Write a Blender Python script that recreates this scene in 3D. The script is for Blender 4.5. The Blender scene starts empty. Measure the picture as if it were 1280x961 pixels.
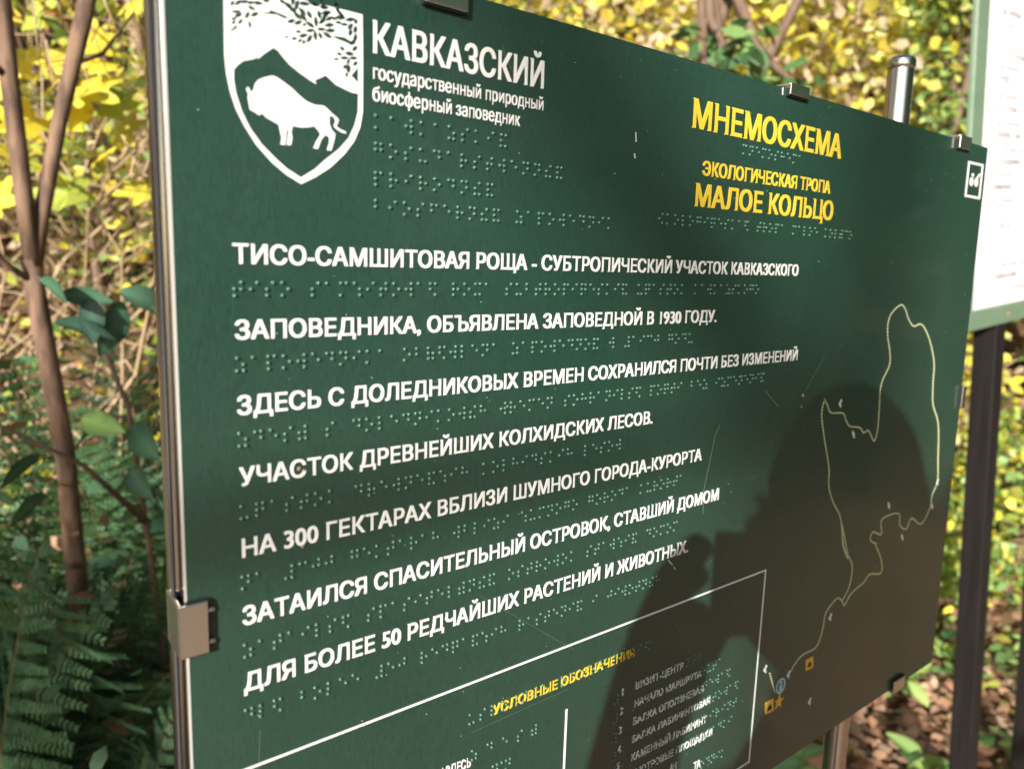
import bpy, bmesh, math, random
import numpy as np
from mathutils import Vector, Matrix
PI = math.pi; R = math.radians
random.seed(11); rng = np.random.default_rng(7)
C = bpy.context.scene.collection
sc = bpy.context.scene

# ---------------------------------------------------------------- camera
EYE = 1.45                                   # height of the lens above the ground (m)
cd = bpy.data.cameras.new('camera'); cam = bpy.data.objects.new('camera', cd); C.objects.link(cam)
sc.camera = cam
cd.sensor_fit = 'HORIZONTAL'; cd.sensor_width = 36
cd.lens = 928.13 / 1280 * 36
cd.shift_x = -29.38 / 1280; cd.shift_y = -17.08 / 1280
cd.clip_start = 0.01; cd.clip_end = 400
RR = ((0.78467446, -0.61908505, 0.03193272), (-0.06351063, -0.13152547, -0.98927622), (0.61664608, 0.77423172, -0.14252316))
right, down, fwd = [Vector(v) for v in RR]
m = Matrix((right, -down, -fwd)).transposed().to_4x4(); m.translation = (0, 0, EYE)
cam.matrix_world = m
cd.dof.use_dof = True; cd.dof.focus_distance = 0.42; cd.dof.aperture_fstop = 8.0

# ---------------------------------------------------------------- light
SUN_D = Vector((1.39, 1.0, -0.624)).normalized()
w = bpy.data.worlds.new('World'); sc.world = w; w.use_nodes = True
nt = w.node_tree; bg = nt.nodes['Background']
sky = nt.nodes.new('ShaderNodeTexSky'); sky.sky_type = 'NISHITA'; sky.sun_disc = False
sky.sun_elevation = math.asin(-SUN_D.z); sky.sun_rotation = math.atan2(-SUN_D.x, -SUN_D.y)
sky.air_density = 1.0; sky.dust_density = 1.5
nt.links.new(sky.outputs[0], bg.inputs[0]); bg.inputs[1].default_value = 0.095
sl = bpy.data.lights.new('sun', 'SUN'); so = bpy.data.objects.new('sun', sl); C.objects.link(so)
sl.energy = 4.6; sl.angle = R(0.53); sl.color = (1.0, 0.945, 0.86)
so.rotation_euler = SUN_D.to_track_quat('-Z', 'Y').to_euler(); so.location = (-6, -5, 6)
sc.view_settings.view_transform = 'Standard'; sc.view_settings.look = 'None'
sc.view_settings.exposure = 0.95; sc.view_settings.gamma = 1
sc.cycles.max_bounces = 5; sc.cycles.diffuse_bounces = 3; sc.cycles.glossy_bounces = 3
sc.cycles.transmission_bounces = 2; sc.cycles.transparent_max_bounces = 4

# ---------------------------------------------------------------- materials
def mat(name, col, rough=0.6, metal=0.0, spec=0.5, var=None, scale=(60, 60, 60), amt=0.25, bump=0.0, detail=4, coat=0):
    m = bpy.data.materials.new(name); m.use_nodes = True; n = m.node_tree; b = n.nodes['Principled BSDF']
    b.inputs['Base Color'].default_value = (*col, 1); b.inputs['Roughness'].default_value = rough
    b.inputs['Metallic'].default_value = metal; b.inputs['Specular IOR Level'].default_value = spec
    if coat: b.inputs['Coat Weight'].default_value = coat; b.inputs['Coat Roughness'].default_value = 0.12
    tc = n.nodes.new('ShaderNodeTexCoord'); mp = n.nodes.new('ShaderNodeMapping'); mp.inputs['Scale'].default_value = scale
    no = n.nodes.new('ShaderNodeTexNoise'); no.inputs['Scale'].default_value = 1; no.inputs['Detail'].default_value = detail
    n.links.new(tc.outputs['Object'], mp.inputs[0]); n.links.new(mp.outputs[0], no.inputs[0])
    if var is not None:
        cr = n.nodes.new('ShaderNodeValToRGB'); cr.color_ramp.elements[0].color = (*col, 1); cr.color_ramp.elements[1].color = (*var, 1)
        cr.color_ramp.elements[0].position = 0.5 - amt; cr.color_ramp.elements[1].position = 0.5 + amt
        n.links.new(no.outputs[0], cr.inputs[0]); n.links.new(cr.outputs[0], b.inputs['Base Color'])
    if bump:
        bp = n.nodes.new('ShaderNodeBump'); bp.inputs['Strength'].default_value = bump; bp.inputs['Distance'].default_value = 0.002
        n.links.new(no.outputs[0], bp.inputs['Height']); n.links.new(bp.outputs[0], b.inputs['Normal'])
    return m

def leaf_mat(name, rough=0.5, transl=0.3):
    """real leaf colour per leaf from the mesh attribute 'tint'"""
    m = bpy.data.materials.new(name); m.use_nodes = True; n = m.node_tree; b = n.nodes['Principled BSDF']
    at = n.nodes.new('ShaderNodeAttribute'); at.attribute_name = 'tint'
    n.links.new(at.outputs['Color'], b.inputs['Base Color']); b.inputs['Roughness'].default_value = rough
    tr = n.nodes.new('ShaderNodeBsdfTranslucent'); mx = n.nodes.new('ShaderNodeMixShader'); mx.inputs[0].default_value = transl
    out = n.nodes['Material Output']
    n.links.new(at.outputs['Color'], tr.inputs[0]); n.links.new(b.outputs[0], mx.inputs[1]); n.links.new(tr.outputs[0], mx.inputs[2])
    n.links.new(mx.outputs[0], out.inputs[0])
    return m

M = {}
def plate_mat():
    m = bpy.data.materials.new('green_plate'); m.use_nodes = True; n = m.node_tree; b = n.nodes['Principled BSDF']
    tc = n.nodes.new('ShaderNodeTexCoord')
    def noise(scale, detail=2):
        mp = n.nodes.new('ShaderNodeMapping'); mp.inputs['Scale'].default_value = scale
        no = n.nodes.new('ShaderNodeTexNoise'); no.inputs['Scale'].default_value = 1; no.inputs['Detail'].default_value = detail
        n.links.new(tc.outputs['Object'], mp.inputs[0]); n.links.new(mp.outputs[0], no.inputs[0]); return no
    grain = noise((1400, 1, 260)); broad = noise((9, 1, 7), 4)
    cr = n.nodes.new('ShaderNodeValToRGB')
    cr.color_ramp.elements[0].color = (0.008, 0.037, 0.024, 1); cr.color_ramp.elements[1].color = (0.015, 0.056, 0.037, 1)
    cr.color_ramp.elements[0].position = 0.3; cr.color_ramp.elements[1].position = 0.7
    n.links.new(grain.outputs[0], cr.inputs[0]); n.links.new(cr.outputs[0], b.inputs['Base Color'])
    mr = n.nodes.new('ShaderNodeMapRange'); mr.inputs['From Min'].default_value = 0.35; mr.inputs['From Max'].default_value = 0.65; mr.inputs['To Min'].default_value = 0.46; mr.inputs['To Max'].default_value = 0.64
    n.links.new(broad.outputs[0], mr.inputs[0]); n.links.new(mr.outputs[0], b.inputs['Roughness'])
    b.inputs['Specular IOR Level'].default_value = 0.5
    b.inputs['Coat Weight'].default_value = 1.0; b.inputs['Coat IOR'].default_value = 1.5; b.inputs['Coat Roughness'].default_value = 0.14
    smear = noise((16, 1, 5), 5); mc = n.nodes.new('ShaderNodeMapRange'); mc.inputs['From Min'].default_value = 0.35; mc.inputs['From Max'].default_value = 0.65; mc.inputs['To Min'].default_value = 0.09; mc.inputs['To Max'].default_value = 0.24
    n.links.new(smear.outputs[0], mc.inputs[0]); n.links.new(mc.outputs[0], b.inputs['Coat Roughness'])
    bp = n.nodes.new('ShaderNodeBump'); bp.inputs['Strength'].default_value = 0.10; bp.inputs['Distance'].default_value = 0.0004
    n.links.new(grain.outputs[0], bp.inputs['Height']); n.links.new(bp.outputs[0], b.inputs['Normal'])
    return m
M['plate'] = plate_mat()
M['dot'] = mat('braille_dot', (0.06, 0.14, 0.10), 0.20, spec=0.6)
M['white'] = mat('white_lettering', (0.80, 0.80, 0.78), 0.42)
M['yellow'] = mat('yellow_lettering', (0.70, 0.51, 0.045), 0.42)
M['route'] = mat('route_line', (0.46, 0.48, 0.27), 0.45)
M['pale'] = mat('pale_lilac_print', (0.62, 0.60, 0.62), 0.45)
M['blue'] = mat('light_blue_print', (0.35, 0.58, 0.66), 0.45)
M['orange'] = mat('orange_print', (0.72, 0.44, 0.05), 0.45)
M['black'] = mat('black_print', (0.02, 0.02, 0.02), 0.5)
M['edge'] = mat('plate_edge', (0.72, 0.70, 0.66), 0.35, metal=0.4)
M['steel'] = mat('polished_steel', (0.82, 0.79, 0.74), 0.20, metal=1.0, var=(0.62, 0.59, 0.55), scale=(300, 300, 8), bump=0.03)
M['steel_clip'] = mat('clip_steel', (0.95, 0.93, 0.90), 0.28, metal=1.0)
M['rubber_gap_shade'] = mat('gasket_gap_shade', (0.012, 0.012, 0.013), 0.6)  # clip gaskets, and the dark line standing in for gap shade
M['scratch'] = mat('scratch', (0.09, 0.135, 0.11), 0.5)
M['chip'] = mat('chipped_paint', (0.62, 0.60, 0.55), 0.5)
M['dirt'] = mat('dirt_speck', (0.30, 0.17, 0.11), 0.8)
M['sign_white'] = mat('sign_white', (0.80, 0.80, 0.82), 0.45, var=(0.84, 0.84, 0.85), scale=(4, 4, 4))
M['sign_green'] = mat('sign_green_paint', (0.13, 0.205, 0.135), 0.4, var=(0.17, 0.245, 0.17), scale=(12, 12, 30), bump=0.05)
M['sign_ink'] = mat('sign_ink', (0.20, 0.18, 0.22), 0.6)
M['post'] = mat('dark_post', (0.008, 0.007, 0.007), 0.55, spec=0.2, var=(0.018, 0.015, 0.015), scale=(60, 60, 6), amt=0.3, bump=0.4)
M['bark'] = mat('bark', (0.10, 0.062, 0.042), 0.85, var=(0.21, 0.14, 0.095), scale=(30, 30, 8), bump=0.6)
M['bark_dark'] = mat('dark_bark', (0.085, 0.050, 0.034), 0.8, var=(0.22, 0.135, 0.085), amt=0.12, scale=(60, 60, 14), bump=0.5)
M['twig'] = mat('tan_twig', (0.36, 0.24, 0.14), 0.75, var=(0.52, 0.38, 0.25), scale=(40, 40, 20), bump=0.3)
M['soil'] = mat('forest_soil', (0.09, 0.055, 0.03), 0.95, var=(0.20, 0.12, 0.06), scale=(9, 9, 9), amt=0.2, bump=0.8, detail=8)
M['leaf'] = leaf_mat('leaf', 0.5, 0.32)
M['gloss_leaf'] = leaf_mat('glossy_leaf', 0.5, 0.12)
M['dry_leaf'] = leaf_mat('dry_leaf', 0.7, 0.12)
M['fern'] = leaf_mat('fern_frond', 0.55, 0.2)
M['skin'] = mat('skin', (0.55, 0.33, 0.24), 0.5)
M['hair'] = mat('dark_hair', (0.035, 0.022, 0.015), 0.5, var=(0.06, 0.04, 0.025), scale=(300, 300, 20), bump=0.5)
M['jacket'] = mat('brown_jacket', (0.10, 0.065, 0.045), 0.85, var=(0.13, 0.085, 0.06), scale=(200, 200, 200), bump=0.3)
M['denim'] = mat('blue_denim', (0.04, 0.06, 0.11), 0.9, var=(0.06, 0.085, 0.15), scale=(300, 300, 300), bump=0.3)
M['boot'] = mat('brown_boot', (0.05, 0.03, 0.02), 0.55)
M['phone'] = mat('black_phone', (0.015, 0.015, 0.018), 0.2)
M['glass'] = mat('phone_glass', (0.01, 0.01, 0.012), 0.05)

# ---------------------------------------------------------------- helpers
def link(name, me, material, parent=None):
    o = bpy.data.objects.new(name, me); C.objects.link(o)
    if material is not None and not me.materials: me.materials.append(material)
    if parent: o.parent = parent
    return o
def tag(o, label=None, cat=None, group=None, kind=None):
    for k, v in (('label', label), ('category', cat), ('group', group), ('kind', kind)):
        if v: o[k] = v
    return o
def empty(name, loc, label, cat, group=None, rz=0):
    o = bpy.data.objects.new(name, None); C.objects.link(o); o.location = loc; o.rotation_euler = (0, 0, rz)
    o.empty_display_size = 0.1
    return tag(o, label, cat, group)
def pydata(name, v, f, smooth=False):
    me = bpy.data.meshes.new(name); me.from_pydata([tuple(p) for p in v], [], f); me.update()
    if smooth: me.polygons.foreach_set('use_smooth', [True] * len(me.polygons))
    return me
def copy_tree(o, parent=None):
    c = o.copy(); C.objects.link(c); c.parent = parent
    for ch in list(o.children): copy_tree(ch, c)
    return c

def prism(name, poly, y0, y1, material, parent, sidemat=None):
    """polygon in board millimetres (x, z) extruded from y0 (front) to y1 (back), metres"""
    n = len(poly)
    area = sum(poly[i][0] * poly[(i + 1) % n][1] - poly[(i + 1) % n][0] * poly[i][1] for i in range(n))
    if area < 0: poly = poly[::-1]
    v = [(x / 1000, y0, z / 1000) for x, z in poly] + [(x / 1000, y1, z / 1000) for x, z in poly]
    f = [tuple(range(n)), tuple(range(2 * n - 1, n - 1, -1))] + [(i, i + n, (i + 1) % n + n, (i + 1) % n) for i in range(n)]
    me = pydata(name, v, f)
    o = link(name, me, material, parent)
    if sidemat:
        me.materials.append(sidemat)
        for p in me.polygons[2:]: p.material_index = 1
    return o
def boxmesh(bm, x0, x1, y0, y1, z0, z1, bev=0.0):
    r = bmesh.ops.create_cube(bm, size=1)
    bmesh.ops.scale(bm, vec=(x1 - x0, y1 - y0, z1 - z0), verts=r['verts'])
    bmesh.ops.translate(bm, vec=((x0 + x1) / 2, (y0 + y1) / 2, (z0 + z1) / 2), verts=r['verts'])
    if bev:
        es = list({e for v in r['verts'] for e in v.link_edges})
        bmesh.ops.bevel(bm, geom=es, offset=bev, segments=2, profile=0.5, affect='EDGES')
def box(name, x0, x1, y0, y1, z0, z1, material, parent, bev=0.0):
    bm = bmesh.new(); boxmesh(bm, x0, x1, y0, y1, z0, z1, bev)
    me = bpy.data.meshes.new(name); bm.to_mesh(me); bm.free()
    return link(name, me, material, parent)
def tube_data(pts, radii, seg=8, v=None, f=None, cap=True):
    v = [] if v is None else v; f = [] if f is None else f
    pts = [Vector(p) for p in pts]
    if not isinstance(radii, (list, tuple)): radii = [radii] * len(pts)
    rings = []; up = Vector((0.31, 0.17, 0.93))
    for i, p in enumerate(pts):
        t = (pts[min(i + 1, len(pts) - 1)] - pts[max(i - 1, 0)]).normalized()
        a = t.cross(up)
        if a.length < 0.1: a = t.cross(Vector((1, 0, 0)))
        a.normalize(); b = t.cross(a); base = len(v); rings.append(base)
        for k in range(seg):
            th = 2 * PI * k / seg; v.append(p + (a * math.cos(th) + b * math.sin(th)) * radii[i])
    for i in range(len(pts) - 1):
        for k in range(seg):
            k2 = (k + 1) % seg; f.append((rings[i] + k, rings[i] + k2, rings[i + 1] + k2, rings[i + 1] + k))
    if cap: f.append(tuple(rings[0] + k for k in range(seg))[::-1]); f.append(tuple(rings[-1] + k for k in range(seg)))
    return v, f
def tube(name, pts, radii, material, parent, seg=8):
    v, f = tube_data(pts, radii, seg); me = pydata(name, v, f, True); return link(name, me, material, parent)

# leaf clouds: arrays of small leaves as one mesh
LEAF = (np.array([(0, 0, 0), (-.27, .3, .03), (.27, .3, .03), (-.24, .65, .02), (.24, .65, .02), (0, 1, -.08)], float), [(0, 2, 1), (1, 2, 4, 3), (3, 4, 5)])
def leaf_cloud(name, pos, size, cols, material, parent=None, flat=0.0, tpl=LEAF, droop=None):
    pos = np.asarray(pos, float); n = len(pos); T, F = tpl
    a = rng.uniform(0, 2 * PI, n)
    # leaf axis d and normal nn
    zz = rng.normal(0, 1, n) * (1 - flat); 
    d = np.stack([np.cos(a), np.sin(a), zz * 0.6 - (0.25 if droop is None else droop) * (1 - flat)], 1); d /= np.linalg.norm(d, axis=1)[:, None]
    nn = np.stack([rng.normal(0, 1, n) * (1 - flat * 0.8), rng.normal(0, 1, n) * (1 - flat * 0.8), rng.uniform(0.3, 1.2, n) + flat * 1.5], 1)
    nn -= d * np.sum(nn * d, 1)[:, None]; nn /= np.linalg.norm(nn, axis=1)[:, None]
    s = np.cross(d, nn); size = np.broadcast_to(size, (n,)) * rng.uniform(0.65, 1.25, n)
    V = pos[:, None, :] + size[:, None, None] * (T[None, :, 0, None] * s[:, None, :] + T[None, :, 1, None] * d[:, None, :] + T[None, :, 2, None] * nn[:, None, :])
    V = V.reshape(-1, 3); k = len(T)
    lens = [len(f) for f in F]; idx = np.concatenate([np.array(f) for f in F])
    loops = (idx[None, :] + (np.arange(n) * k)[:, None]).ravel()
    tot = np.tile(lens, n); start = np.concatenate([[0], np.cumsum(tot)[:-1]])
    me = bpy.data.meshes.new(name); me.vertices.add(len(V)); me.vertices.foreach_set('co', V.ravel())
    me.loops.add(len(loops)); me.loops.foreach_set('vertex_index', loops.astype(np.int32))
    me.polygons.add(len(tot)); me.polygons.foreach_set('loop_start', start.astype(np.int32)); me.polygons.foreach_set('loop_total', tot.astype(np.int32))
    me.update(calc_edges=True)
    cols = np.asarray(cols, float); c = cols[rng.integers(0, len(cols), n)] * rng.uniform(0.7, 1.25, (n, 1))
    at = me.attributes.new('tint', 'FLOAT_COLOR', 'POINT')
    at.data.foreach_set('color', np.repeat(np.concatenate([c, np.ones((n, 1))], 1), k, 0).ravel().astype(np.float32))
    return link(name, me, material, parent)
def tinted(me, col):
    at = me.attributes.new('tint', 'FLOAT_COLOR', 'POINT'); n = len(me.vertices)
    at.data.foreach_set('color', np.tile(np.array([*col, 1.0], np.float32), n)); return me

YEL = [(0.80, 0.68, 0.07), (0.74, 0.64, 0.10), (0.85, 0.76, 0.20), (0.62, 0.61, 0.12), (0.78, 0.58, 0.09), (0.80, 0.74, 0.34)]
YGR = [(0.45, 0.52, 0.09), (0.32, 0.44, 0.08), (0.60, 0.56, 0.10), (0.22, 0.34, 0.08)]
GRN = [(0.07, 0.16, 0.05), (0.05, 0.12, 0.045), (0.10, 0.20, 0.06), (0.14, 0.24, 0.07)]
FRESH = [(0.22, 0.36, 0.10), (0.28, 0.42, 0.13), (0.16, 0.30, 0.09), (0.35, 0.46, 0.14)]
DRY = [(0.40, 0.22, 0.13), (0.50, 0.30, 0.19), (0.30, 0.16, 0.10), (0.56, 0.37, 0.26), (0.44, 0.24, 0.15)]
TAN = [(0.58, 0.44, 0.29), (0.48, 0.35, 0.23), (0.70, 0.58, 0.42)]

# ---------------------------------------------------------------- ground
def hgt(x, y):
    a = math.degrees(math.atan2(x, y)); r = math.hypot(x, y)
    if a < -80 or a > 110: k = 0.0
    elif a < -30: k = (a + 80) / 50
    elif a > 85: k = (110 - a) / 25
    else: k = 1.0
    t = min(1, max(0, (a - 12) / 48)); r0 = 0.55 + t * 2.5
    s = max(0.0, r - r0); h = k * (0.52 * s * s / (s + 0.35))
    h = min(h, 14)
    return h + 0.03 * math.sin(x * 2.1 + 1) * math.cos(y * 1.7) * min(1, r)
def build_ground():
    v = []; f = []; rs = [0.0] + list(np.geomspace(0.25, 120, 74)); na = 144
    v.append((0, 0, hgt(0, 0)))
    for r in rs[1:]:
        for k in range(na):
            a = 2 * PI * k / na; x, y = r * math.sin(a), r * math.cos(a)
            v.append((x, y, hgt(x, y) + (random.uniform(-.02, .02) * min(1, r / 2))))
    for k in range(na): f.append((0, 1 + (k + 1) % na, 1 + k))
    for i in range(len(rs) - 2):
        for k in range(na):
            a = 1 + i * na; k2 = (k + 1) % na; f.append((a + k, a + k2, a + na + k2, a + na + k))
    me = pydata('ground', v, f, True); o = link('ground', me, M['soil']); tag(o, kind='structure')
build_ground()

# measurements of the board's print, in millimetres from the lens axis foot
TEXTS=[
 ('КАВКАЗСКИЙ',141.6,82.1,230.1,82.6,12.6),
 ('государственный природный',141.6,72.1,230.3,72.7,5.5),
 ('биосферный заповедник',141.6,63.5,216.7,63.6,5.6),
 ('МНЕМОСХЕМА',338.9,79.3,497.8,79.3,16.3),
 ('ЭКОЛОГИЧЕСКАЯ ТРОПА',350.4,54.0,487.8,54.7,8.4),
 ('МАЛОЕ КОЛЬЦО',345.2,36.0,493.9,36.7,13.3),
 ('ТИСО-САМШИТОВАЯ РОЩА - СУБТРОПИЧЕСКИЙ УЧАСТОК КАВКАЗСКОГО',84.8,-3.6,456.8,-2.5,7.6),
 ('ЗАПОВЕДНИКА, ОБЪЯВЛЕНА ЗАПОВЕДНОЙ В 1930 ГОДУ.',85.0,-32.1,372.2,-32.0,7.5),
 ('ЗДЕСЬ С ДОЛЕДНИКОВЫХ ВРЕМЕН СОХРАНИЛСЯ ПОЧТИ БЕЗ ИЗМЕНЕНИЙ',85.1,-61.3,464.2,-60.8,7.6),
 ('УЧАСТОК ДРЕВНЕЙШИХ КОЛХИДСКИХ ЛЕСОВ.',85.1,-89.6,319.3,-90.1,7.6),
 ('НА 300 ГЕКТАРАХ ВБЛИЗИ ШУМНОГО ГОРОДА-КУРОРТА',85.4,-118.8,366.6,-118.9,7.8),
 ('ЗАТАИЛСЯ СПАСИТЕЛЬНЫЙ ОСТРОВОК, СТАВШИЙ ДОМОМ',85.1,-147.3,386.4,-148.2,8.0),
 ('ДЛЯ БОЛЕЕ 50 РЕДЧАЙШИХ РАСТЕНИЙ И ЖИВОТНЫХ.',84.9,-175.9,359.0,-177.6,8.1),
 ('УСЛОВНЫЕ ОБОЗНАЧЕНИЯ',209.8,-233.4,314.6,-234.1,5.7),
 ('1',305.3,-256.7,309.1,-257.0,4.8),
 ('2',305.2,-269.2,309.3,-269.7,4.9),
 ('3',304.6,-281.7,308.8,-282.2,4.9),
 ('4',304.8,-294.5,309.0,-295.2,4.9),
 ('5',304.2,-305.5,308.4,-306.2,5.0),
 ('ВИЗИТ-ЦЕНТР',317.4,-256.8,362.0,-257.9,4.7),
 ('НАЧАЛО МАРШРУТА',317.2,-268.7,381.1,-270.0,4.7),
 ('БАЛКА ОПОЛЗНЕВАЯ',317.0,-280.5,384.3,-282.0,4.8),
 ('БАЛКА ЛАБИРИНТОВАЯ',317.0,-292.5,392.7,-293.4,4.7),
 ('КАМЕННЫЙ ЛАБИРИНТ',317.1,-305.1,390.0,-306.6,5.1),
 ('СМОТРОВЫЕ ПЛОЩАДКИ',316.8,-316.7,397.4,-318.8,4.8),
 ('АН',355.0,-328.3,361.0,-328.9,5.1),
 ('ТА',379.4,-338.3,387.0,-338.6,5.9),
 ('ВЫ ЗДЕСЬ',173.8,-255.2,196.5,-256.7,5.3),
]
BRAILLE=[
 ('КАВКАЗСКИЙ',142.9,57.9,208.6,58.4),
 ('ГОСУДАРСТВЕННЫЙ',142.9,46.9,243.1,47.2),
 ('ПРИРОДНЫЙ',142.9,35.2,201.7,35.5),
 ('БИОСФЕРНЫЙ ЗАПОВЕДНИК',142.9,23.8,279.4,24.7),
 ('МНЕМОСХЕМА',387.3,75.3,449.8,75.6),
 ('ЭКОЛОГИЧЕСКАЯ ТРОПА МАЛОЕ КОЛЬЦО',315.9,29.7,521.4,30.3),
 ('ТИСО САМШИТОВАЯ РОЩА СУБТРОПИЧЕСКИЙ УЧАСТОК КАВКАЗСКОГО',85.2,-10.6,413.0,-9.4),
 ('ЗАПОВЕДНИКА ОБЪЯВЛЕНА ЗАПОВЕДНОЙ В 1930 ГОДУ',85.4,-39.2,350.2,-38.7),
 ('ЗДЕСЬ С ДОЛЕДНИКОВЫХ ВРЕМЕН СОХРАНИЛСЯ ПОЧТИ БЕЗ ИЗМЕНЕНИЙ',85.6,-68.6,426.0,-67.8),
 ('УЧАСТОК ДРЕВНЕЙШИХ КОЛХИДСКИХ ЛЕСОВ',85.6,-97.8,293.6,-96.9),
 ('НА 300 ГЕКТАРАХ ВБЛИЗИ ШУМНОГО ГОРОДА КУРОРТА',85.4,-126.8,350.0,-126.1),
 ('ЗАТАИЛСЯ СПАСИТЕЛЬНЫЙ ОСТРОВОК СТАВШИЙ ДОМОМ',85.6,-155.8,346.8,-155.4),
 ('ДЛЯ БОЛЕЕ 50 РЕДЧАЙШИХ РАСТЕНИЙ И ЖИВОТНЫХ',85.4,-184.0,333.4,-187.1),
 ('УСЛОВНЫЕ ОБОЗНАЧЕНИЯ',195.4,-227.7,327.4,-228.8),
 ('ВИЗИТ ЦЕНТР',364.8,-252.6,380.2,-252.5),
 ('НАЧАЛО МАРШРУТА',382.3,-265.2,402.5,-263.7),
 ('БАЛКА ОПОЛЗНЕВАЯ',386.7,-276.6,412.6,-275.3),
 ('БАЛКА ЛАБИРИНТОВАЯ',394.7,-288.2,423.1,-288.0),
 ('КАМЕННЫЙ ЛАБИРИНТ',391.8,-301.9,422.8,-300.7),
 ('СМОТРОВЫЕ ПЛОЩАДКИ',399.9,-313.4,418.7,-313.3),
 ('РОДНИК',382.3,-334.5,413.0,-336.4),
 ('ЗДЕСЬ',197.3,-248.5,239.3,-250.5),
 ('ПЛАН',210.8,-262.8,221.8,-263.3),
 ('1',301.5,-255.3,306.1,-253.3),
 ('2',301.0,-267.6,305.6,-265.7),
 ('3',301.2,-280.3,305.8,-278.4),
 ('4',301.3,-292.5,305.9,-290.7),
 ('5',303.3,-303.0,308.1,-301.8),
]
ROUTE_LEFT= [(504.7, -92.3), (502.4, -102.1), (506.4, -115.4), (514.1, -133.8), (519.9, -147.9), (521.8, -161.6), (530.1, -175.4), (541.7, -187.9), (547.7, -200.8), (551.6, -215.8), (561.4, -227.6), (547.0, -197.2), (549.6, -208.1), (555.4, -219.8), (568.4, -234.5), (569.8, -246.7), (566.5, -256.6), (558.1, -264.2)]
ROUTE= [(504.7, -92.3), (509.8, -97.5), (515.4, -103.4), (532.7, -105.6), (538.8, -112.4), (545.0, -117.1), (559.6, -119.7), (567.1, -124.7), (574.5, -123.9), (585.4, -133.9), (589.2, -124.9), (588.7, -108.4), (587.3, -91.9), (590.2, -82.9), (598.6, -71.8), (596.3, -60.1), (590.6, -48.4), (589.2, -37.0), (594.6, -29.2), (607.6, -23.6), (615.5, -27.2), (623.2, -35.5), (633.5, -41.6), (646.0, -40.2), (658.0, -47.1), (670.9, -61.1), (679.5, -76.6), (681.5, -94.4), (685.9, -112.7), (697.7, -126.9), (703.9, -140.7), (708.7, -165.4), (713.0, -187.6), (704.9, -199.9), (704.2, -209.3), (695.6, -221.3), (685.0, -223.8), (667.7, -215.1), (659.4, -223.5), (645.9, -216.8), (641.5, -205.6), (612.5, -205.2), (613.8, -218.7), (598.4, -213.6), (595.9, -220.5), (606.9, -225.9), (605.6, -226.5), (615.7, -238.8), (621.1, -249.1), (618.9, -255.4), (600.3, -251.5), (591.7, -256.5), (580.0, -259.0), (570.6, -262.1), (562.8, -269.1), (558.1, -264.2), (550.8, -259.6), (540.3, -263.6), (533.8, -269.2), (532.5, -279.4), (528.9, -288.9), (522.6, -294.4), (505.7, -294.3), (496.0, -298.4), (488.6, -305.2)]
ROUTE_SHORT= [(462.6, -295.3), (471.5, -313.9)]
STAR= [(477.5, -317.6), (482.2, -323.0), (481.8, -328.5), (474.9, -326.8), (472.4, -321.3)]
SQ = [[(459.7, -317.8), (470.0, -317.7), (471.4, -328.4), (461.0, -327.8)], [(511.0, -300.5), (521.3, -300.3), (522.8, -310.2), (512.4, -310.0)]]
MARKS= [(527.2, -97.6), (551.9, -124.7), (713.3, -189.0), (707.6, -211.3), (622.8, -195.3), (654.0, -230.3), (542.0, -274.1), (456.0, -290.2), (487.7, -305.3), (522.1, -340.0)]
SH_OUT= [(84.1, 95.7), (137.1, 95.7), (137.3, 78.7), (137.2, 58.6), (136.0, 52.2), (133.4, 46.4), (129.1, 40.8), (123.2, 35.1), (117.3, 31.0), (111.3, 27.7), (105.4, 30.7), (100.1, 34.6), (94.3, 40.5), (90.1, 46.8), (87.4, 52.0), (85.4, 58.0), (84.3, 64.1), (83.8, 70.1)]
SH_GREEN= [(86.9, 65.9), (88.5, 67.9), (90.3, 69.5), (93.9, 70.8), (95.9, 72.0), (95.2, 70.7), (97.9, 73.4), (101.3, 76.2), (103.0, 75.5), (104.6, 73.7), (107.2, 71.3), (111.4, 68.8), (115.3, 66.9), (117.9, 65.9), (117.2, 67.4), (119.8, 68.8), (121.4, 69.9), (123.0, 68.9), (125.5, 67.1), (129.2, 66.0), (132.2, 65.2), (135.0, 65.1), (134.8, 58.2), (133.4, 53.0), (130.8, 47.6), (126.6, 42.8), (120.7, 37.9), (116.6, 34.0), (111.1, 30.3), (105.9, 33.0), (101.7, 36.2), (96.5, 40.8), (92.2, 46.3), (89.5, 51.6), (87.5, 57.7), (86.8, 62.4)]
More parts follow.
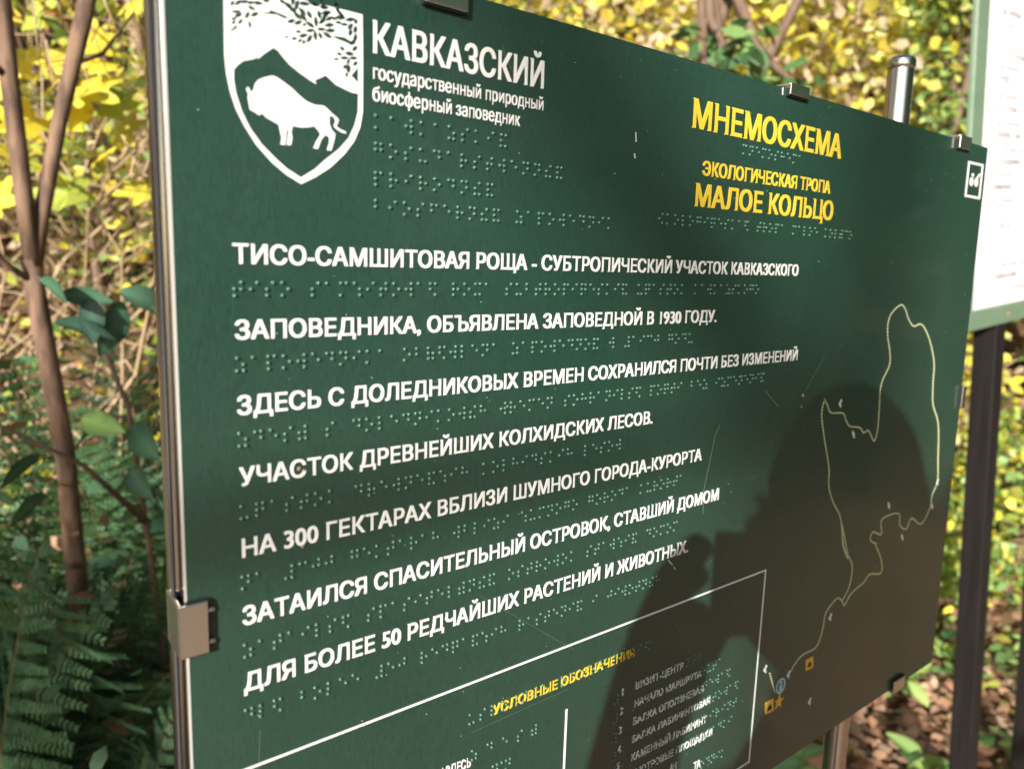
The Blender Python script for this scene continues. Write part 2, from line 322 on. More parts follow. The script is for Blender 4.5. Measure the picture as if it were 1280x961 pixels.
BISON= [(91.3, 60.4), (91.7, 60.7), (92.1, 60.2), (92.5, 59.5), (93.0, 59.1), (93.6, 59.9), (93.9, 60.8), (94.3, 62.3), (95.5, 63.8), (97.8, 65.1), (100.7, 66.2), (102.6, 65.8), (105.2, 64.5), (108.2, 62.8), (110.9, 60.7), (113.7, 59.0), (116.8, 58.2), (120.5, 58.4), (122.1, 57.5), (124.1, 55.9), (126.2, 54.7), (126.8, 53.6), (126.2, 52.4), (125.9, 51.2), (127.9, 50.3), (129.6, 49.8), (130.0, 49.0), (127.9, 49.2), (125.4, 50.4), (124.5, 51.4), (125.4, 53.2), (125.0, 54.1), (123.5, 55.3), (122.9, 54.2), (122.9, 51.9), (123.7, 49.8), (125.3, 48.4), (124.9, 46.1), (123.6, 41.7), (121.7, 41.7), (122.6, 44.3), (122.8, 46.6), (121.2, 47.5), (119.5, 45.4), (118.1, 41.7), (116.2, 41.8), (117.3, 44.4), (119.1, 47.3), (118.3, 48.7), (116.7, 50.1), (114.3, 49.4), (111.2, 48.9), (108.2, 49.1), (107.6, 46.9), (108.0, 44.7), (107.4, 41.9), (105.8, 41.7), (106.1, 44.5), (106.6, 46.8), (106.3, 48.2), (105.8, 46.7), (105.5, 44.4), (105.2, 41.7), (103.3, 41.6), (103.8, 44.2), (103.2, 46.7), (102.8, 48.8), (100.4, 49.8), (98.2, 50.7), (96.8, 52.0), (95.4, 51.2), (94.2, 52.0), (92.2, 52.7), (91.9, 54.8), (91.5, 56.9), (91.8, 58.3), (91.1, 59.3)]
LEAVES= [[(90.2, 90.3), (89.3, 88.9), (87.8, 88.2), (88.7, 89.6)], [(92.3, 90.7), (91.2, 89.6), (89.9, 89.5), (91.0, 90.5)], [(94.9, 90.6), (93.4, 89.8), (91.8, 89.9), (93.4, 90.7)], [(97.7, 90.7), (95.8, 90.1), (94.3, 90.5), (96.1, 91.2)], [(100.3, 92.5), (99.0, 91.7), (97.7, 91.9), (99.0, 92.7)], [(87.4, 89.5), (87.3, 88.4), (86.4, 87.6), (86.5, 88.7)], [(95.0, 88.1), (93.4, 88.0), (92.2, 88.8), (93.8, 88.9)], [(92.7, 86.9), (92.5, 85.5), (91.4, 84.4), (91.6, 85.8)], [(96.1, 87.3), (94.9, 86.0), (93.4, 85.7), (94.5, 87.0)], [(89.9, 86.4), (88.2, 85.6), (86.5, 85.6), (88.2, 86.4)], [(90.2, 85.7), (89.1, 84.5), (87.6, 84.2), (88.7, 85.4)], [(88.2, 83.6), (87.2, 83.0), (86.3, 83.2), (87.3, 83.8)], [(90.3, 83.9), (89.9, 82.7), (88.8, 81.9), (89.2, 83.1)], [(88.0, 82.6), (87.4, 81.8), (86.5, 81.5), (87.0, 82.4)], [(93.1, 81.4), (92.5, 82.4), (92.7, 83.8), (93.3, 82.8)], [(88.2, 81.4), (88.0, 80.4), (87.2, 79.5), (87.4, 80.6)], [(86.7, 80.2), (86.8, 79.5), (86.4, 78.8), (86.3, 79.5)], [(106.1, 92.6), (104.6, 92.8), (103.8, 93.9), (105.3, 93.7)], [(108.6, 91.6), (106.8, 91.8), (105.8, 93.1), (107.6, 92.9)], [(110.2, 90.4), (108.3, 90.7), (107.2, 92.1), (109.1, 91.8)], [(112.0, 88.5), (110.1, 89.0), (109.2, 90.5), (111.0, 90.0)], [(113.7, 90.3), (112.0, 90.9), (111.3, 92.4), (113.0, 91.9)], [(114.1, 88.3), (112.4, 88.9), (111.7, 90.4), (113.4, 89.8)], [(116.1, 89.7), (114.7, 90.5), (114.4, 92.1), (115.8, 91.3)], [(109.7, 87.7), (108.4, 86.5), (106.8, 86.4), (108.1, 87.6)], [(112.4, 87.9), (111.1, 86.6), (109.5, 86.3), (110.7, 87.6)], [(113.9, 87.4), (113.5, 86.6), (112.5, 86.4), (113.0, 87.2)], [(117.2, 86.7), (115.2, 86.8), (113.9, 88.1), (115.9, 87.9)], [(118.0, 87.1), (117.2, 88.8), (117.6, 90.8), (118.4, 89.1)], [(119.6, 90.3), (118.6, 91.5), (118.7, 93.2), (119.8, 92.1)], [(122.8, 93.4), (122.0, 91.6), (120.3, 90.5), (121.1, 92.3)], [(121.6, 90.8), (120.8, 89.3), (119.1, 88.4), (119.9, 90.0)], [(124.6, 92.2), (123.5, 90.8), (121.8, 90.2), (122.9, 91.6)], [(125.1, 89.3), (123.2, 88.2), (121.2, 88.2), (123.1, 89.4)], [(121.7, 87.0), (119.9, 86.1), (118.2, 86.3), (119.9, 87.1)], [(125.5, 87.3), (123.6, 86.3), (121.6, 86.5), (123.6, 87.5)], [(117.3, 85.7), (115.6, 84.7), (113.8, 84.7), (115.5, 85.7)], [(117.7, 82.1), (116.9, 83.6), (117.4, 85.5), (118.1, 84.0)], [(120.1, 83.1), (119.0, 83.9), (118.9, 85.3), (120.0, 84.5)], [(124.1, 84.2), (122.0, 84.4), (120.6, 85.7), (122.7, 85.5)], [(114.5, 83.5), (112.9, 82.3), (111.1, 82.2), (112.7, 83.4)], [(116.0, 83.8), (115.7, 82.0), (114.2, 80.7), (114.6, 82.4)], [(111.9, 83.9), (110.8, 83.4), (109.8, 83.8), (111.0, 84.3)], [(110.3, 81.1), (109.2, 80.6), (108.2, 81.0), (109.4, 81.5)], [(107.2, 81.1), (106.4, 80.7), (105.6, 80.8), (106.4, 81.3)], [(112.2, 81.5), (111.7, 80.5), (110.7, 80.1), (111.2, 81.0)], [(113.2, 81.4), (113.4, 80.5), (112.6, 79.7), (112.5, 80.6)], [(129.7, 92.7), (127.6, 91.9), (125.8, 92.4), (127.8, 93.2)], [(133.9, 93.3), (131.9, 92.1), (129.9, 92.1), (131.8, 93.3)], [(126.4, 91.7), (125.1, 91.2), (124.1, 91.6), (125.3, 92.1)], [(128.2, 90.6), (126.8, 90.1), (125.6, 90.4), (126.9, 91.0)], [(130.8, 90.5), (129.3, 89.9), (127.9, 90.1), (129.4, 90.8)], [(132.8, 91.3), (132.4, 89.8), (130.9, 88.9), (131.3, 90.4)], [(134.4, 93.4), (134.8, 92.5), (134.0, 91.5), (133.6, 92.4)], [(132.1, 89.2), (132.5, 87.9), (131.6, 86.5), (131.2, 87.8)], [(134.2, 90.8), (134.6, 89.4), (133.7, 88.0), (133.3, 89.4)], [(134.1, 87.8), (134.6, 86.5), (133.8, 85.0), (133.3, 86.3)], [(133.3, 85.6), (133.8, 84.6), (132.9, 83.5), (132.4, 84.5)], [(129.4, 80.7), (128.1, 80.7), (127.6, 81.7), (128.8, 81.6)], [(133.2, 79.9), (131.3, 79.2), (129.6, 79.8), (131.5, 80.5)], [(134.6, 83.3), (134.2, 81.9), (132.8, 81.1), (133.2, 82.5)], [(131.0, 78.1), (129.3, 77.3), (127.6, 77.5), (129.3, 78.3)], [(134.8, 78.8), (133.1, 78.0), (131.4, 78.2), (133.1, 79.0)], [(127.1, 76.9), (125.9, 76.4), (124.8, 76.5), (125.9, 77.1)], [(128.2, 78.6), (126.9, 78.5), (126.2, 79.2), (127.5, 79.3)], [(131.5, 77.8), (131.4, 76.6), (130.4, 75.7), (130.5, 76.9)], [(134.8, 77.4), (134.3, 76.2), (133.0, 75.7), (133.5, 76.9)], [(129.9, 75.5), (129.9, 74.4), (128.9, 73.7), (129.0, 74.7)], [(131.1, 72.5), (130.2, 73.9), (130.8, 75.7), (131.7, 74.3)], [(130.4, 70.8), (129.8, 71.6), (130.1, 72.6), (130.7, 71.8)], [(119.7, 95.3), (117.9, 94.6), (116.3, 95.0), (118.1, 95.7)], [(123.0, 95.0), (121.1, 94.2), (119.5, 94.5), (121.3, 95.4)]]
TWIGS = [[(97.1, 87.4), (100.4, 88.6), (100.1, 89.3), (104.1, 88.8), (107.3, 88.1), (105.6, 87.4), (102.6, 88.2), (99.7, 87.7)], [(124.0, 85.1), (129.3, 85.5), (132.2, 84.5), (132.7, 83.0), (130.1, 83.8), (126.0, 84.4)], [(132.2, 71.7), (135.0, 75.2), (135.0, 69.5)]]

# ================================================================ the tactile board
YB = 0.29                                            # distance of the board's face from the lens, square on
board = empty('information_board', (0, 0, EYE), 'large dark green tactile information board with white and yellow raised Cyrillic lettering', 'information board')
PB = [(64.5, 114.9), (740.3, 115.4), (747.3, -379), (65.0, -379)]
def rounded(poly, r, k=5):
    out = []; n = len(poly)
    for i in range(n):
        p0, p, p1 = Vector(poly[i - 1]), Vector(poly[i]), Vector(poly[(i + 1) % n])
        a = p + (p0 - p).normalized() * r; b = p + (p1 - p).normalized() * r
        for j in range(k + 1):
            t = j / k; out.append(tuple(a * (1 - t) ** 2 + p * 2 * t * (1 - t) + b * t * t))
    return out
panel = prism('panel', rounded(PB, 2.5), YB, YB + 0.0045, M['plate'], board, M['edge'])

from mathutils.geometry import interpolate_bezier, delaunay_2d_cdt
def outline(string):
    """flat triangles, boundary edges and points of a line of type (strokes that overlap are merged)"""
    c = bpy.data.curves.new('t', 'FONT'); c.body = string
    o = bpy.data.objects.new('t', c); C.objects.link(o); bpy.context.view_layer.update()
    cu = o.to_curve(bpy.context.evaluated_depsgraph_get()); P = []; E = []
    for s in cu.splines:
        pts = []; bp = s.bezier_points; n = len(bp)
        for i in range(n):
            p, q = bp[i], bp[(i + 1) % n]; d = (q.co - p.co)
            if d.length < 1e-6: continue
            off = max(d.cross(p.handle_right - p.co).length, d.cross(q.handle_left - p.co).length) / d.length
            seg = 1 if off < 0.004 else 4
            pts += [tuple(x[:2]) for x in interpolate_bezier(p.co, p.handle_right, q.handle_left, q.co, seg + 1)[:-1]]
        k = len(P); P += pts; m_ = len(pts); E += [(k + i, k + (i + 1) % m_) for i in range(m_)]
    o.to_curve_clear(); bpy.data.objects.remove(o); bpy.data.curves.remove(c)
    A = np.array([P[i] for i, j in E]); B_ = np.array([P[j] for i, j in E])
    vs, es, fs = delaunay_2d_cdt([Vector(p) for p in P], E, [], 0, 1e-5)[:3]
    V = np.array([tuple(p) for p in vs]); keep = []
    for f in fs:
        x, y = V[list(f)].mean(0)
        up = (A[:, 1] <= y) & (B_[:, 1] > y); dn = (A[:, 1] > y) & (B_[:, 1] <= y)
        side = (B_[:, 0] - A[:, 0]) * (y - A[:, 1]) - (x - A[:, 0]) * (B_[:, 1] - A[:, 1])
        if np.sum(up & (side > 0)) - np.sum(dn & (side < 0)) != 0: keep.append(tuple(f))
    cnt = {}
    for f in keep:
        for i in range(len(f)): cnt[(f[i], f[(i + 1) % len(f)])] = 1
    rim = [e for e in cnt if (e[1], e[0]) not in cnt]
    return V, keep, rim
def text(string, x0, z0, x1, z1, cap, material, bold=0.026, h=0.0004, parent=None, name='lettering', yb=YB):
    """one line of raised letters; the heavy stroke comes from laying the outline down several times, a hair apart"""
    co, tris, rim = outline(string); n = len(co)
    bx = bold; bz = bold * .55; sy = cap / (0.7275 + 2 * bz)
    mn, mx = co[:, 0].min() - bx, co[:, 0].max() + bx
    offs = [(-bx, -bz), (bx, bz), (-bx, bz), (bx, -bz), (0, 0)] if bold > .004 else [(0, 0)]
    V = []; FF = []
    for i, (ox, oz) in enumerate(offs):
        u = (co[:, 0] + ox - mn) / (mx - mn); out = np.empty((2 * n, 3))
        out[:n, 0] = (x0 + (x1 - x0) * u) / 1000; out[:n, 1] = yb - h - i * 0.000012
        out[:n, 2] = ((co[:, 1] + oz + bz) * sy + z0 + (z1 - z0) * u) / 1000
        out[n:] = out[:n]; out[n:, 1] = yb + 0.0003
        k = i * 2 * n; V.append(out); FF += [tuple(k + q for q in f) for f in tris] + [(k + q, k + p, k + p + n, k + q + n) for p, q in rim]
    me = bpy.data.meshes.new(name); me.from_pydata(np.concatenate(V).tolist(), [], FF); me.update()
    return link(name, me, material, board if parent is None else parent)

for s, x0, z0, x1, z1, cap in TEXTS:
    if s in ('МНЕМОСХЕМА', 'ЭКОЛОГИЧЕСКАЯ ТРОПА', 'МАЛОЕ КОЛЬЦО'): mt, bo = M['yellow'], 0.026
    elif s == 'УСЛОВНЫЕ ОБОЗНАЧЕНИЯ': mt, bo = M['yellow'], 0.024
    elif s[0].islower(): mt, bo = M['white'], 0.006
    elif len(s) == 1:
        mt, bo = M['white'], 0.012; x1 = x0 + (1.7 if s == '1' else 2.6); z1 = z0
    elif cap < 6: mt, bo = M['white'], 0.011
    else: mt, bo = M['white'], 0.020
    if s[0].islower(): cap *= 0.80 * 0.7275 / 0.546     # these two lines are measured on the x-height
    text(s, x0, z0, x1, z1, cap, mt, bo)

# ---- braille
BR = {'А': '1', 'Б': '12', 'В': '2456', 'Г': '1245', 'Д': '145', 'Е': '15', 'Ж': '245', 'З': '1356', 'И': '24', 'Й': '12346', 'К': '13', 'Л': '123', 'М': '134', 'Н': '1345',
      'О': '135', 'П': '1234', 'Р': '1235', 'С': '234', 'Т': '2345', 'У': '136', 'Ф': '124', 'Х': '125', 'Ц': '14', 'Ч': '12345', 'Ш': '156', 'Щ': '1346', 'Ъ': '12356',
      'Ы': '2346', 'Ь': '23456', 'Э': '246', 'Ю': '1256', 'Я': '1246', '#': '3456', '1': '1', '2': '12', '3': '14', '4': '145', '5': '15', '9': '24', '0': '245'}
def dome(v, f, x, z, r=0.88, h=0.98, seg=8, yb=YB):
    b = len(v)
    for rr, hh in ((1, 0), (0.8, 0.6), (0.42, 0.92)):
        for k in range(seg):
            t = 2 * PI * k / seg; v.append(((x + r * rr * math.cos(t)) / 1000, yb - (h * hh) / 1000 + (0.0002 if hh == 0 else 0), (z + r * rr * math.sin(t)) / 1000))
    v.append((x / 1000, yb - h / 1000, z / 1000)); top = len(v) - 1
    for i in (0, 1):
        for k in range(seg):
            k2 = (k + 1) % seg; f.append((b + i * seg + k, b + i * seg + k2, b + (i + 1) * seg + k2, b + (i + 1) * seg + k))
    for k in range(seg): f.append((b + 2 * seg + k, b + 2 * seg + (k + 1) % seg, top))
def braille(string, x0, z0, x1, z1):
    cells = []
    for word in string.split(' '):
        if word and word[0].isdigit(): cells.append('#')
        cells += list(word) + [' ']
    cells = cells[:-1]; n = len(cells); pitch = (x1 - x0 - 2.4) / max(1, n - 1); v = []; f = []
    for i, ch in enumerate(cells):
        for d in BR.get(ch, ''):
            d = int(d); cx = x0 + i * pitch + (2.45 if d > 3 else 0); row = (d - 1) % 3
            dome(v, f, cx + random.gauss(0, .05), z0 + (z1 - z0) * i / n - row * 2.45 + random.gauss(0, .05))
    me = pydata('braille_line', v, f, True); o = link('braille_line', me, M['dot'], board); tag(o, kind='stuff')
for i, (s, x0, z0, x1, z1) in enumerate(BRAILLE):
    if s in ('ВИЗИТ ЦЕНТР', 'НАЧАЛО МАРШРУТА', 'БАЛКА ОПОЛЗНЕВАЯ', 'БАЛКА ЛАБИРИНТОВАЯ', 'КАМЕННЫЙ ЛАБИРИНТ', 'СМОТРОВЫЕ ПЛОЩАДКИ'): x0 = 316.5
    if len(s) == 1: x0, x1 = 300.0, 309.2
    braille(s, x0, z0, x1, z1)

# ---- emblem
emblem = prism('shield_emblem', SH_OUT, YB - 0.00025, YB + 0.0003, M['white'], board)
mf = prism('mountain_field', SH_GREEN, YB - 0.00035, YB - 0.0001, M['plate'], emblem)
prism('bison', BISON, YB - 0.00048, YB - 0.0003, M['white'], emblem)
def polyset(name, polys, yf, yk, material, parent):
    v = []; f = []
    for q in polys:
        n = len(q); area = sum(q[i][0] * q[(i + 1) % n][1] - q[(i + 1) % n][0] * q[i][1] for i in range(n))
        if area < 0: q = q[::-1]
        b = len(v); v += [(x / 1000, yf, z / 1000) for x, z in q] + [(x / 1000, yk, z / 1000) for x, z in q]
        f.append(tuple(range(b, b + n))); f += [(b + i, b + i + n, b + (i + 1) % n + n, b + (i + 1) % n) for i in range(n)]
    return link(name, pydata(name, v, f), material, parent)
lv = []
for q in LEAVES:
    A, B_, C_, D_ = [Vector(p) for p in q]; g = (A + C_) / 2; A, B_, C_, D_ = [g + (p - g) * k for p, k in ((A, 1.12), (B_, 1.4), (C_, 1.12), (D_, 1.4))]
    ct = (A + C_) / 2; md = lambda p, q: tuple((p + q) / 2 + ((p + q) / 2 - ct) * .18)
    lv.append([tuple(A), md(A, B_), tuple(B_), md(B_, C_), tuple(C_), md(C_, D_), tuple(D_), md(D_, A)])
# the same sprays carry on over the top of the shield, above the picture
for k in range(26):
    x = 93 + k * 1.45; z = 98 + random.uniform(-7, 9) - 0.2 * k * 0.3; t = random.uniform(0, PI); a, b = 2.3, 0.8
    if z > 106 - k * 0.3: z -= 8
    if z < 93: continue
    ca, sa = math.cos(t), math.sin(t)
    lv.append([(x + a * ca, z + a * sa), (x + a * .5 * ca - b * .8 * sa, z + a * .5 * sa + b * .8 * ca), (x - b * sa, z + b * ca), (x - a * .5 * ca - b * .8 * sa, z - a * .5 * sa + b * .8 * ca), (x - a * ca, z - a * sa),
               (x - a * .5 * ca + b * .8 * sa, z - a * .5 * sa - b * .8 * ca), (x + b * sa, z - b * ca), (x + a * .5 * ca + b * .8 * sa, z + a * .5 * sa - b * .8 * ca)])
polyset('leaf_spray', lv + TWIGS, YB - 0.00035, YB - 0.0002, M['plate'], emblem)

# ---- frame line of the legend box, map route and symbols
def strip(name, pts, wd, material, y=YB - 0.0004, parent=None, closed=False):
    pts = [Vector(p) for p in pts]; n = len(pts); L = []; Rr = []
    for i, p in enumerate(pts):
        a = pts[i - 1] if (i > 0 or closed) else p; b = pts[(i + 1) % n] if (i < n - 1 or closed) else p
        d1 = (p - a).normalized() if (p - a).length > 0 else (b - p).normalized(); d2 = (b - p).normalized() if (b - p).length > 0 else d1
        t = (d1 + d2).normalized(); nn = Vector((-t.y, t.x)); k = wd / 2 / max(0.5, nn.dot(Vector((-d1.y, d1.x))))
        L.append(p + nn * k); Rr.append(p - nn * k)
    v = [(q.x / 1000, y, q.y / 1000) for q in L] + [(q.x / 1000, y, q.y / 1000) for q in Rr]
    v += [(a, YB + 0.0003, c) for a, b, c in v]
    f = []; m_ = 2 * n
    for i in range(n if closed else n - 1):
        j = (i + 1) % n
        f += [(i, n + i, n + j, j), (m_ + i, i, j, m_ + j), (n + i, m_ + n + i, m_ + n + j, n + j)]
    if not closed: f += [(0, m_, m_ + n, n), (n - 1, 2 * n - 1, m_ + 2 * n - 1, m_ + n - 1)]
    return link(name, pydata(name, v, f), material, board if parent is None else parent)
strip('legend_frame', [(82.5, -210.2), (446.6, -210.8), (444.8, -359.4), (82.5, -359.4)], 1.05, M['white'], closed=True)
strip('legend_divider', [(261.3, -249), (260.7, -345)], 1.2, M['white'])
def smooth_path(P, step):
    P = [Vector(p) for p in P]; out = []
    for i in range(len(P) - 1):
        p0, p1, p2, p3 = P[max(0, i - 1)], P[i], P[i + 1], P[min(len(P) - 1, i + 2)]
        for k in range(6):
            t = k / 6; out.append(0.5 * ((2 * p1) + (-p0 + p2) * t + (2 * p0 - 5 * p1 + 4 * p2 - p3) * t * t + (-p0 + 3 * p1 - 3 * p2 + p3) * t ** 3))
    out.append(P[-1])
    if not step: return out
    res = [out[0]]; acc = 0
    for a, b in zip(out, out[1:]):
        L = (b - a).length; s = 0
        while acc + (L - s) >= step:
            s += step - acc; acc = 0; res.append(a + (b - a) * (s / L))
        acc += L - s
    return res
def route(name, P, wd=2.0):
    s = strip(name, [tuple(p) for p in smooth_path(P, 0)], wd * 0.10, M['route'], YB - 0.0004)
    v = []; f = []
    for p in smooth_path(P, 2.75): dome(v, f, p.x, p.y, r=wd * 0.42, h=.9, seg=8)
    tag(link('route_bead', pydata('route_bead', v, f, True), M['route'], s), kind='stuff')
route('route_line', ROUTE_LEFT); route('route_line', ROUTE); route('route_line', ROUTE_SHORT, 1.9)
def symbol_patch(q):
    o = prism('square_symbol', q, YB - 0.0004, YB + 0.0003, M['orange'], board)
    c = sum((Vector(p) for p in q), Vector((0, 0))) / 4
    polyset('symbol_mark', [[(c.x - 3, c.y - 2.6), (c.x + 3.1, c.y - 2.9), (c.x + 2.5, c.y - .3), (c.x + .2, c.y + 2.2), (c.x - 2.2, c.y + .3)]], YB - 0.0005, YB - 0.0003, M['black'], o)
for q in SQ: symbol_patch(q)
cx, cz = sum(p[0] for p in STAR) / 5, sum(p[1] for p in STAR) / 5
prism('star_symbol', [(cx + (6.2 if k % 2 == 0 else 2.7) * math.sin(PI * k / 5 + .1), cz + (6.2 if k % 2 == 0 else 2.7) * math.cos(PI * k / 5 + .1)) for k in range(10)], YB - 0.0006, YB + 0.0003, M['orange'], board)
ring = strip('person_symbol', [(478.6 + 5.3 * math.cos(t), -310.8 + 5.6 * math.sin(t)) for t in [2 * PI * k / 24 for k in range(24)]], 1.3, M['blue'], closed=True)
polyset('person_figure', [[(478.6 + 1.4 * math.cos(t), -308.0 + 1.4 * math.sin(t)) for t in [2 * PI * k / 10 for k in range(10)]], [(476.9, -310), (480.4, -310), (480.2, -315.2), (477.2, -315.2)]], YB - 0.0005, YB + 0.0003, M['blue'], ring)
for i, (x, z) in enumerate(MARKS):
    v = []; f = []
    dome(v, f, x, z, r=1.9, h=.6); dome(v, f, x + random.choice((-1.5, 1.4)), z + 2.2, r=1.4, h=.6); dome(v, f, x + 1.2, z - 2.0, r=1.2, h=.5)
    link('stop_mark', pydata('stop_mark', v, f, True), M['pale'], board)
# pictogram in the corner: two oval lenses of dark glasses in a frame
pic = strip('pictogram_frame', [(704.6, 99), (733.2, 99.4), (733.8, 70.8), (705.0, 70.8)], 1.9, M['white'], closed=True)
el = lambda cx, cz, a, b, t0=0: [(cx + a * math.cos(t), cz + b * math.sin(t)) for t in [2 * PI * k / 16 for k in range(16)]]
polyset('glasses_mark', [el(713.6, 83.4, 3.1, 3.8), el(723.6, 83.7, 3.1, 3.8), el(715.0, 89.2, 1.6, 1.5), [(722.5, 87), (724.5, 86.4), (730, 91), (728.5, 91.8)]], YB - 0.0005, YB + 0.0003, M['white'], pic)

# ---- scratches, chips and specks
def scratch(pts, wd, material=None):
    strip('scratch', pts, wd, material or M['scratch'], YB - 0.00012)
scratch([(85, 92), (86.5, 88), (86.3, 80), (84.5, 74)], .25); scratch([(80, 95), (83, 96.5), (84.5, 93)], .5, M['chip'])
scratch([(206, 97), (208, 92), (213, 86), (217, 84)], .3); scratch([(294, 71), (294.6, 66)], .7, M['chip']); scratch([(293.8, 60), (294.4, 57.5)], .8, M['chip'])
scratch([(172, -54.5), (190, -55.6), (204, -55.8)], .3)
scratch([(372, -155), (371, -140), (376, -118), (379, -104), (383, -98)], .5)
scratch([(478, -84), (500, -60)], .25)
scratch([(200, -165), (250, -203), (265, -214)], .22); scratch([(86, -226), (90, -211), (91, -195)], .2)
scratch([(430, -80), (446, -92)], .6); scratch([(341, -179), (347, -185)], .9, M['chip']); scratch([(345, -183), (348, -186.5)], .9, M['chip'])
scratch([(196, -238), (262, -237)], .15)
v = []; f = []
for k in range(260):
    x = random.uniform(68, 735); z = random.uniform(-370, 112); dome(v, f, x, z, r=random.uniform(.1, .34), h=.12, seg=5)
tag(link('dust_speck', pydata('dust_speck', v, f), M['chip'], board), kind='stuff')
v = []; f = []
for x, z, r in ((109, -86, 1.1), (111, -87, .7), (110, -119.5, .9), (476, -87, 1.6), (475, -95, .8), (214, -70, .6)): dome(v, f, x, z, r=r, h=.5, seg=7)
tag(link('dirt_spot', pydata('dirt_spot', v, f, True), M['dirt'], board), kind='stuff')

# ---- steel stand behind the plate and clips round its rim
def post(x, ztop, y, r, lean=0.0):
    zb = -EYE - 0.1
    v, f = tube_data([(x + lean * (ztop - zb), y, zb), (x + lean * (ztop - zb), y, zb + .01), (x, y, ztop - .02), (x, y, ztop - .004)], r, 24, cap=False)
    v2, f2 = tube_data([(x, y, ztop - .004), (x, y, ztop - .0012), (x, y, ztop)], [r, r * .96, r * .8], 24, v, f)
    return link('steel_post', pydata('steel_post', v, f, True), M['steel'], board)
post(0.0722, 0.36, 0.3075, 0.0105); tube('gap_shade_line', [(0.0622, 0.2992, -EYE), (0.0622, 0.2992, .36)], 0.0009, M['rubber_gap_shade'], board, 6); p2 = post(0.6650, 0.186, 0.338, 0.0108)  # thin dark line along the left post stands in for shade in the gap
v, f = tube_data([(0.6650, 0.338, 0.186 - .009), (0.6650, .338, .186 - .007), (0.6650, .338, .186 - .002), (0.6650, .338, .1865)], [.0109, .0118, .0118, .0105], 20)
link('post_cap', pydata('post_cap', v, f, True), M['steel'], p2)
for z in (0.085, -0.345): tube('crossbar', [(0.073, 0.3125, z), (0.735, 0.3125, z)], 0.008, M['steel'], board, 14)
tube('bracket', [(0.665, 0.312, .07), (0.665, 0.338, .07)], 0.006, M['steel'], board, 10)
tube('bracket', [(0.665, 0.312, -.3), (0.665, 0.338, -.3)], 0.006, M['steel'], board, 10)
def clip(cx, cz, side, wid=0.021, lip=0.0088, steel=None):
    """U-shaped sheet-steel clip: web over the rim, lips in front of and behind the plate"""
    t = 0.0011; bm = bmesh.new()
    # local: s along the rim, q inward from the rim
    def bx(s0, s1, y0, y1, q0, q1):
        if side == 'L': boxmesh(bm, cx + q0, cx + q1, y0, y1, cz + s0, cz + s1, 0.0003)
        if side == 'R': boxmesh(bm, cx - q1, cx - q0, y0, y1, cz + s0, cz + s1, 0.0003)
        if side == 'T': boxmesh(bm, cx + s0, cx + s1, y0, y1, cz - q1, cz - q0, 0.0003)
        if side == 'B': boxmesh(bm, cx + s0, cx + s1, y0, y1, cz + q0, cz + q1, 0.0003)
    g = 0.0022
    bx(-wid / 2, wid / 2, YB - g - t, YB - g, -0.0030, lip)
    bx(-wid / 2, wid / 2, YB - g + .0001, YB + 0.0150, -0.0031, -0.0019)
    bx(-wid / 2, wid / 2, YB + 0.0151, YB + 0.0160, -0.0031, lip)
    me = bpy.data.meshes.new('clip'); bm.to_mesh(me); bm.free()
    o = link('clip', me, M['steel_clip'], board)
    bm = bmesh.new()
    if side in 'LR':
        sgn = 1 if side == 'L' else -1
        a, b = cx + sgn * 0.0002, cx + sgn * (lip + .0008)
        boxmesh(bm, min(a, b), max(a, b), YB - g + .0001, YB - .00005, cz - wid / 2 - .0004, cz + wid / 2 + .0004)
    else:
        sgn = -1 if side == 'T' else 1
        a, b = cz + sgn * .0002, cz + sgn * (lip + .0008)
        boxmesh(bm, cx - wid / 2 - .0004, cx + wid / 2 + .0004, YB - g + .0001, YB - .00005, min(a, b), max(a, b))
    me = bpy.data.meshes.new('gasket'); bm.to_mesh(me); bm.free(); link('gasket', me, M['rubber_gap_shade'], o)
clip(0.0640, -0.1425, 'L', lip=.0074)
for z in (-.1365, -.1495):
    tube('set_screw', [(.0708, YB - .0012, z), (.0736, YB - .0012, z), (.0742, YB - .0012, z)], [.0010, .0010, .0006], M['steel_clip'], board, 10)
clip(.1745, .1152, 'T'); clip(.4380, .1154, 'T', lip=.004); clip(.6870, .1154, 'T', lip=.0075, wid=.022)
clip(.7435, -.1110, 'R', lip=.0045); clip(.6730, -.3790, 'B', lip=.0085); clip(.3000, -.3790, 'B')

# ================================================================ the white list sign further on
U = Vector((0.99685686, -0.00165614, 0.07920647)); Vv = Vector((-0.07914768, 0.02299249, 0.99659771)); N = Vector((0.00347166, 0.99973427, -0.02278914))
sign = empty('notice_board', (1.62316, 0.63205, EYE - 0.06829), 'white list of place names in a pale green frame on dark posts', 'sign')
rm = Matrix((U, N, Vv)).transposed().to_4x4(); rm.translation = sign.location; sign.matrix_world = rm
def sbox(name, x0, x1, z0, z1, y0, y1, material, bev=.001): return box(name, x0, x1, y0, y1, z0, z1, material, sign, bev)
sbox('sign_sheet', .002, .700, .002, .90, 0.0, .004, M['sign_white'], .0005)
sbox('frame_rail', -.056, .752, -.040, .0015, -.004, .009, M['sign_green'], .003)
sbox('frame_rail', -.056, .752, .901, .945, -.004, .009, M['sign_green'], .003)
sbox('frame_stile', -.052, .0015, .0018, .9005, -.0035, .0085, M['sign_green'], .003)
sbox('frame_stile', .701, .748, .0018, .9005, -.0035, .0085, M['sign_green'], .003)
tag(sbox('sign_post', .146, .196, -1.75, -.0405, .004, .052, M['post'], .003)); sbox('sign_post', .560, .610, -1.75, -.0405, .004, .052, M['post'], .003)
for x in (.171, .585):
    v = []; f = []; dome(v, f, x * 1000, -20, r=5, h=3, seg=10, yb=-.006); link('bolt', pydata('bolt', v, f, True), M['dirt'], sign)
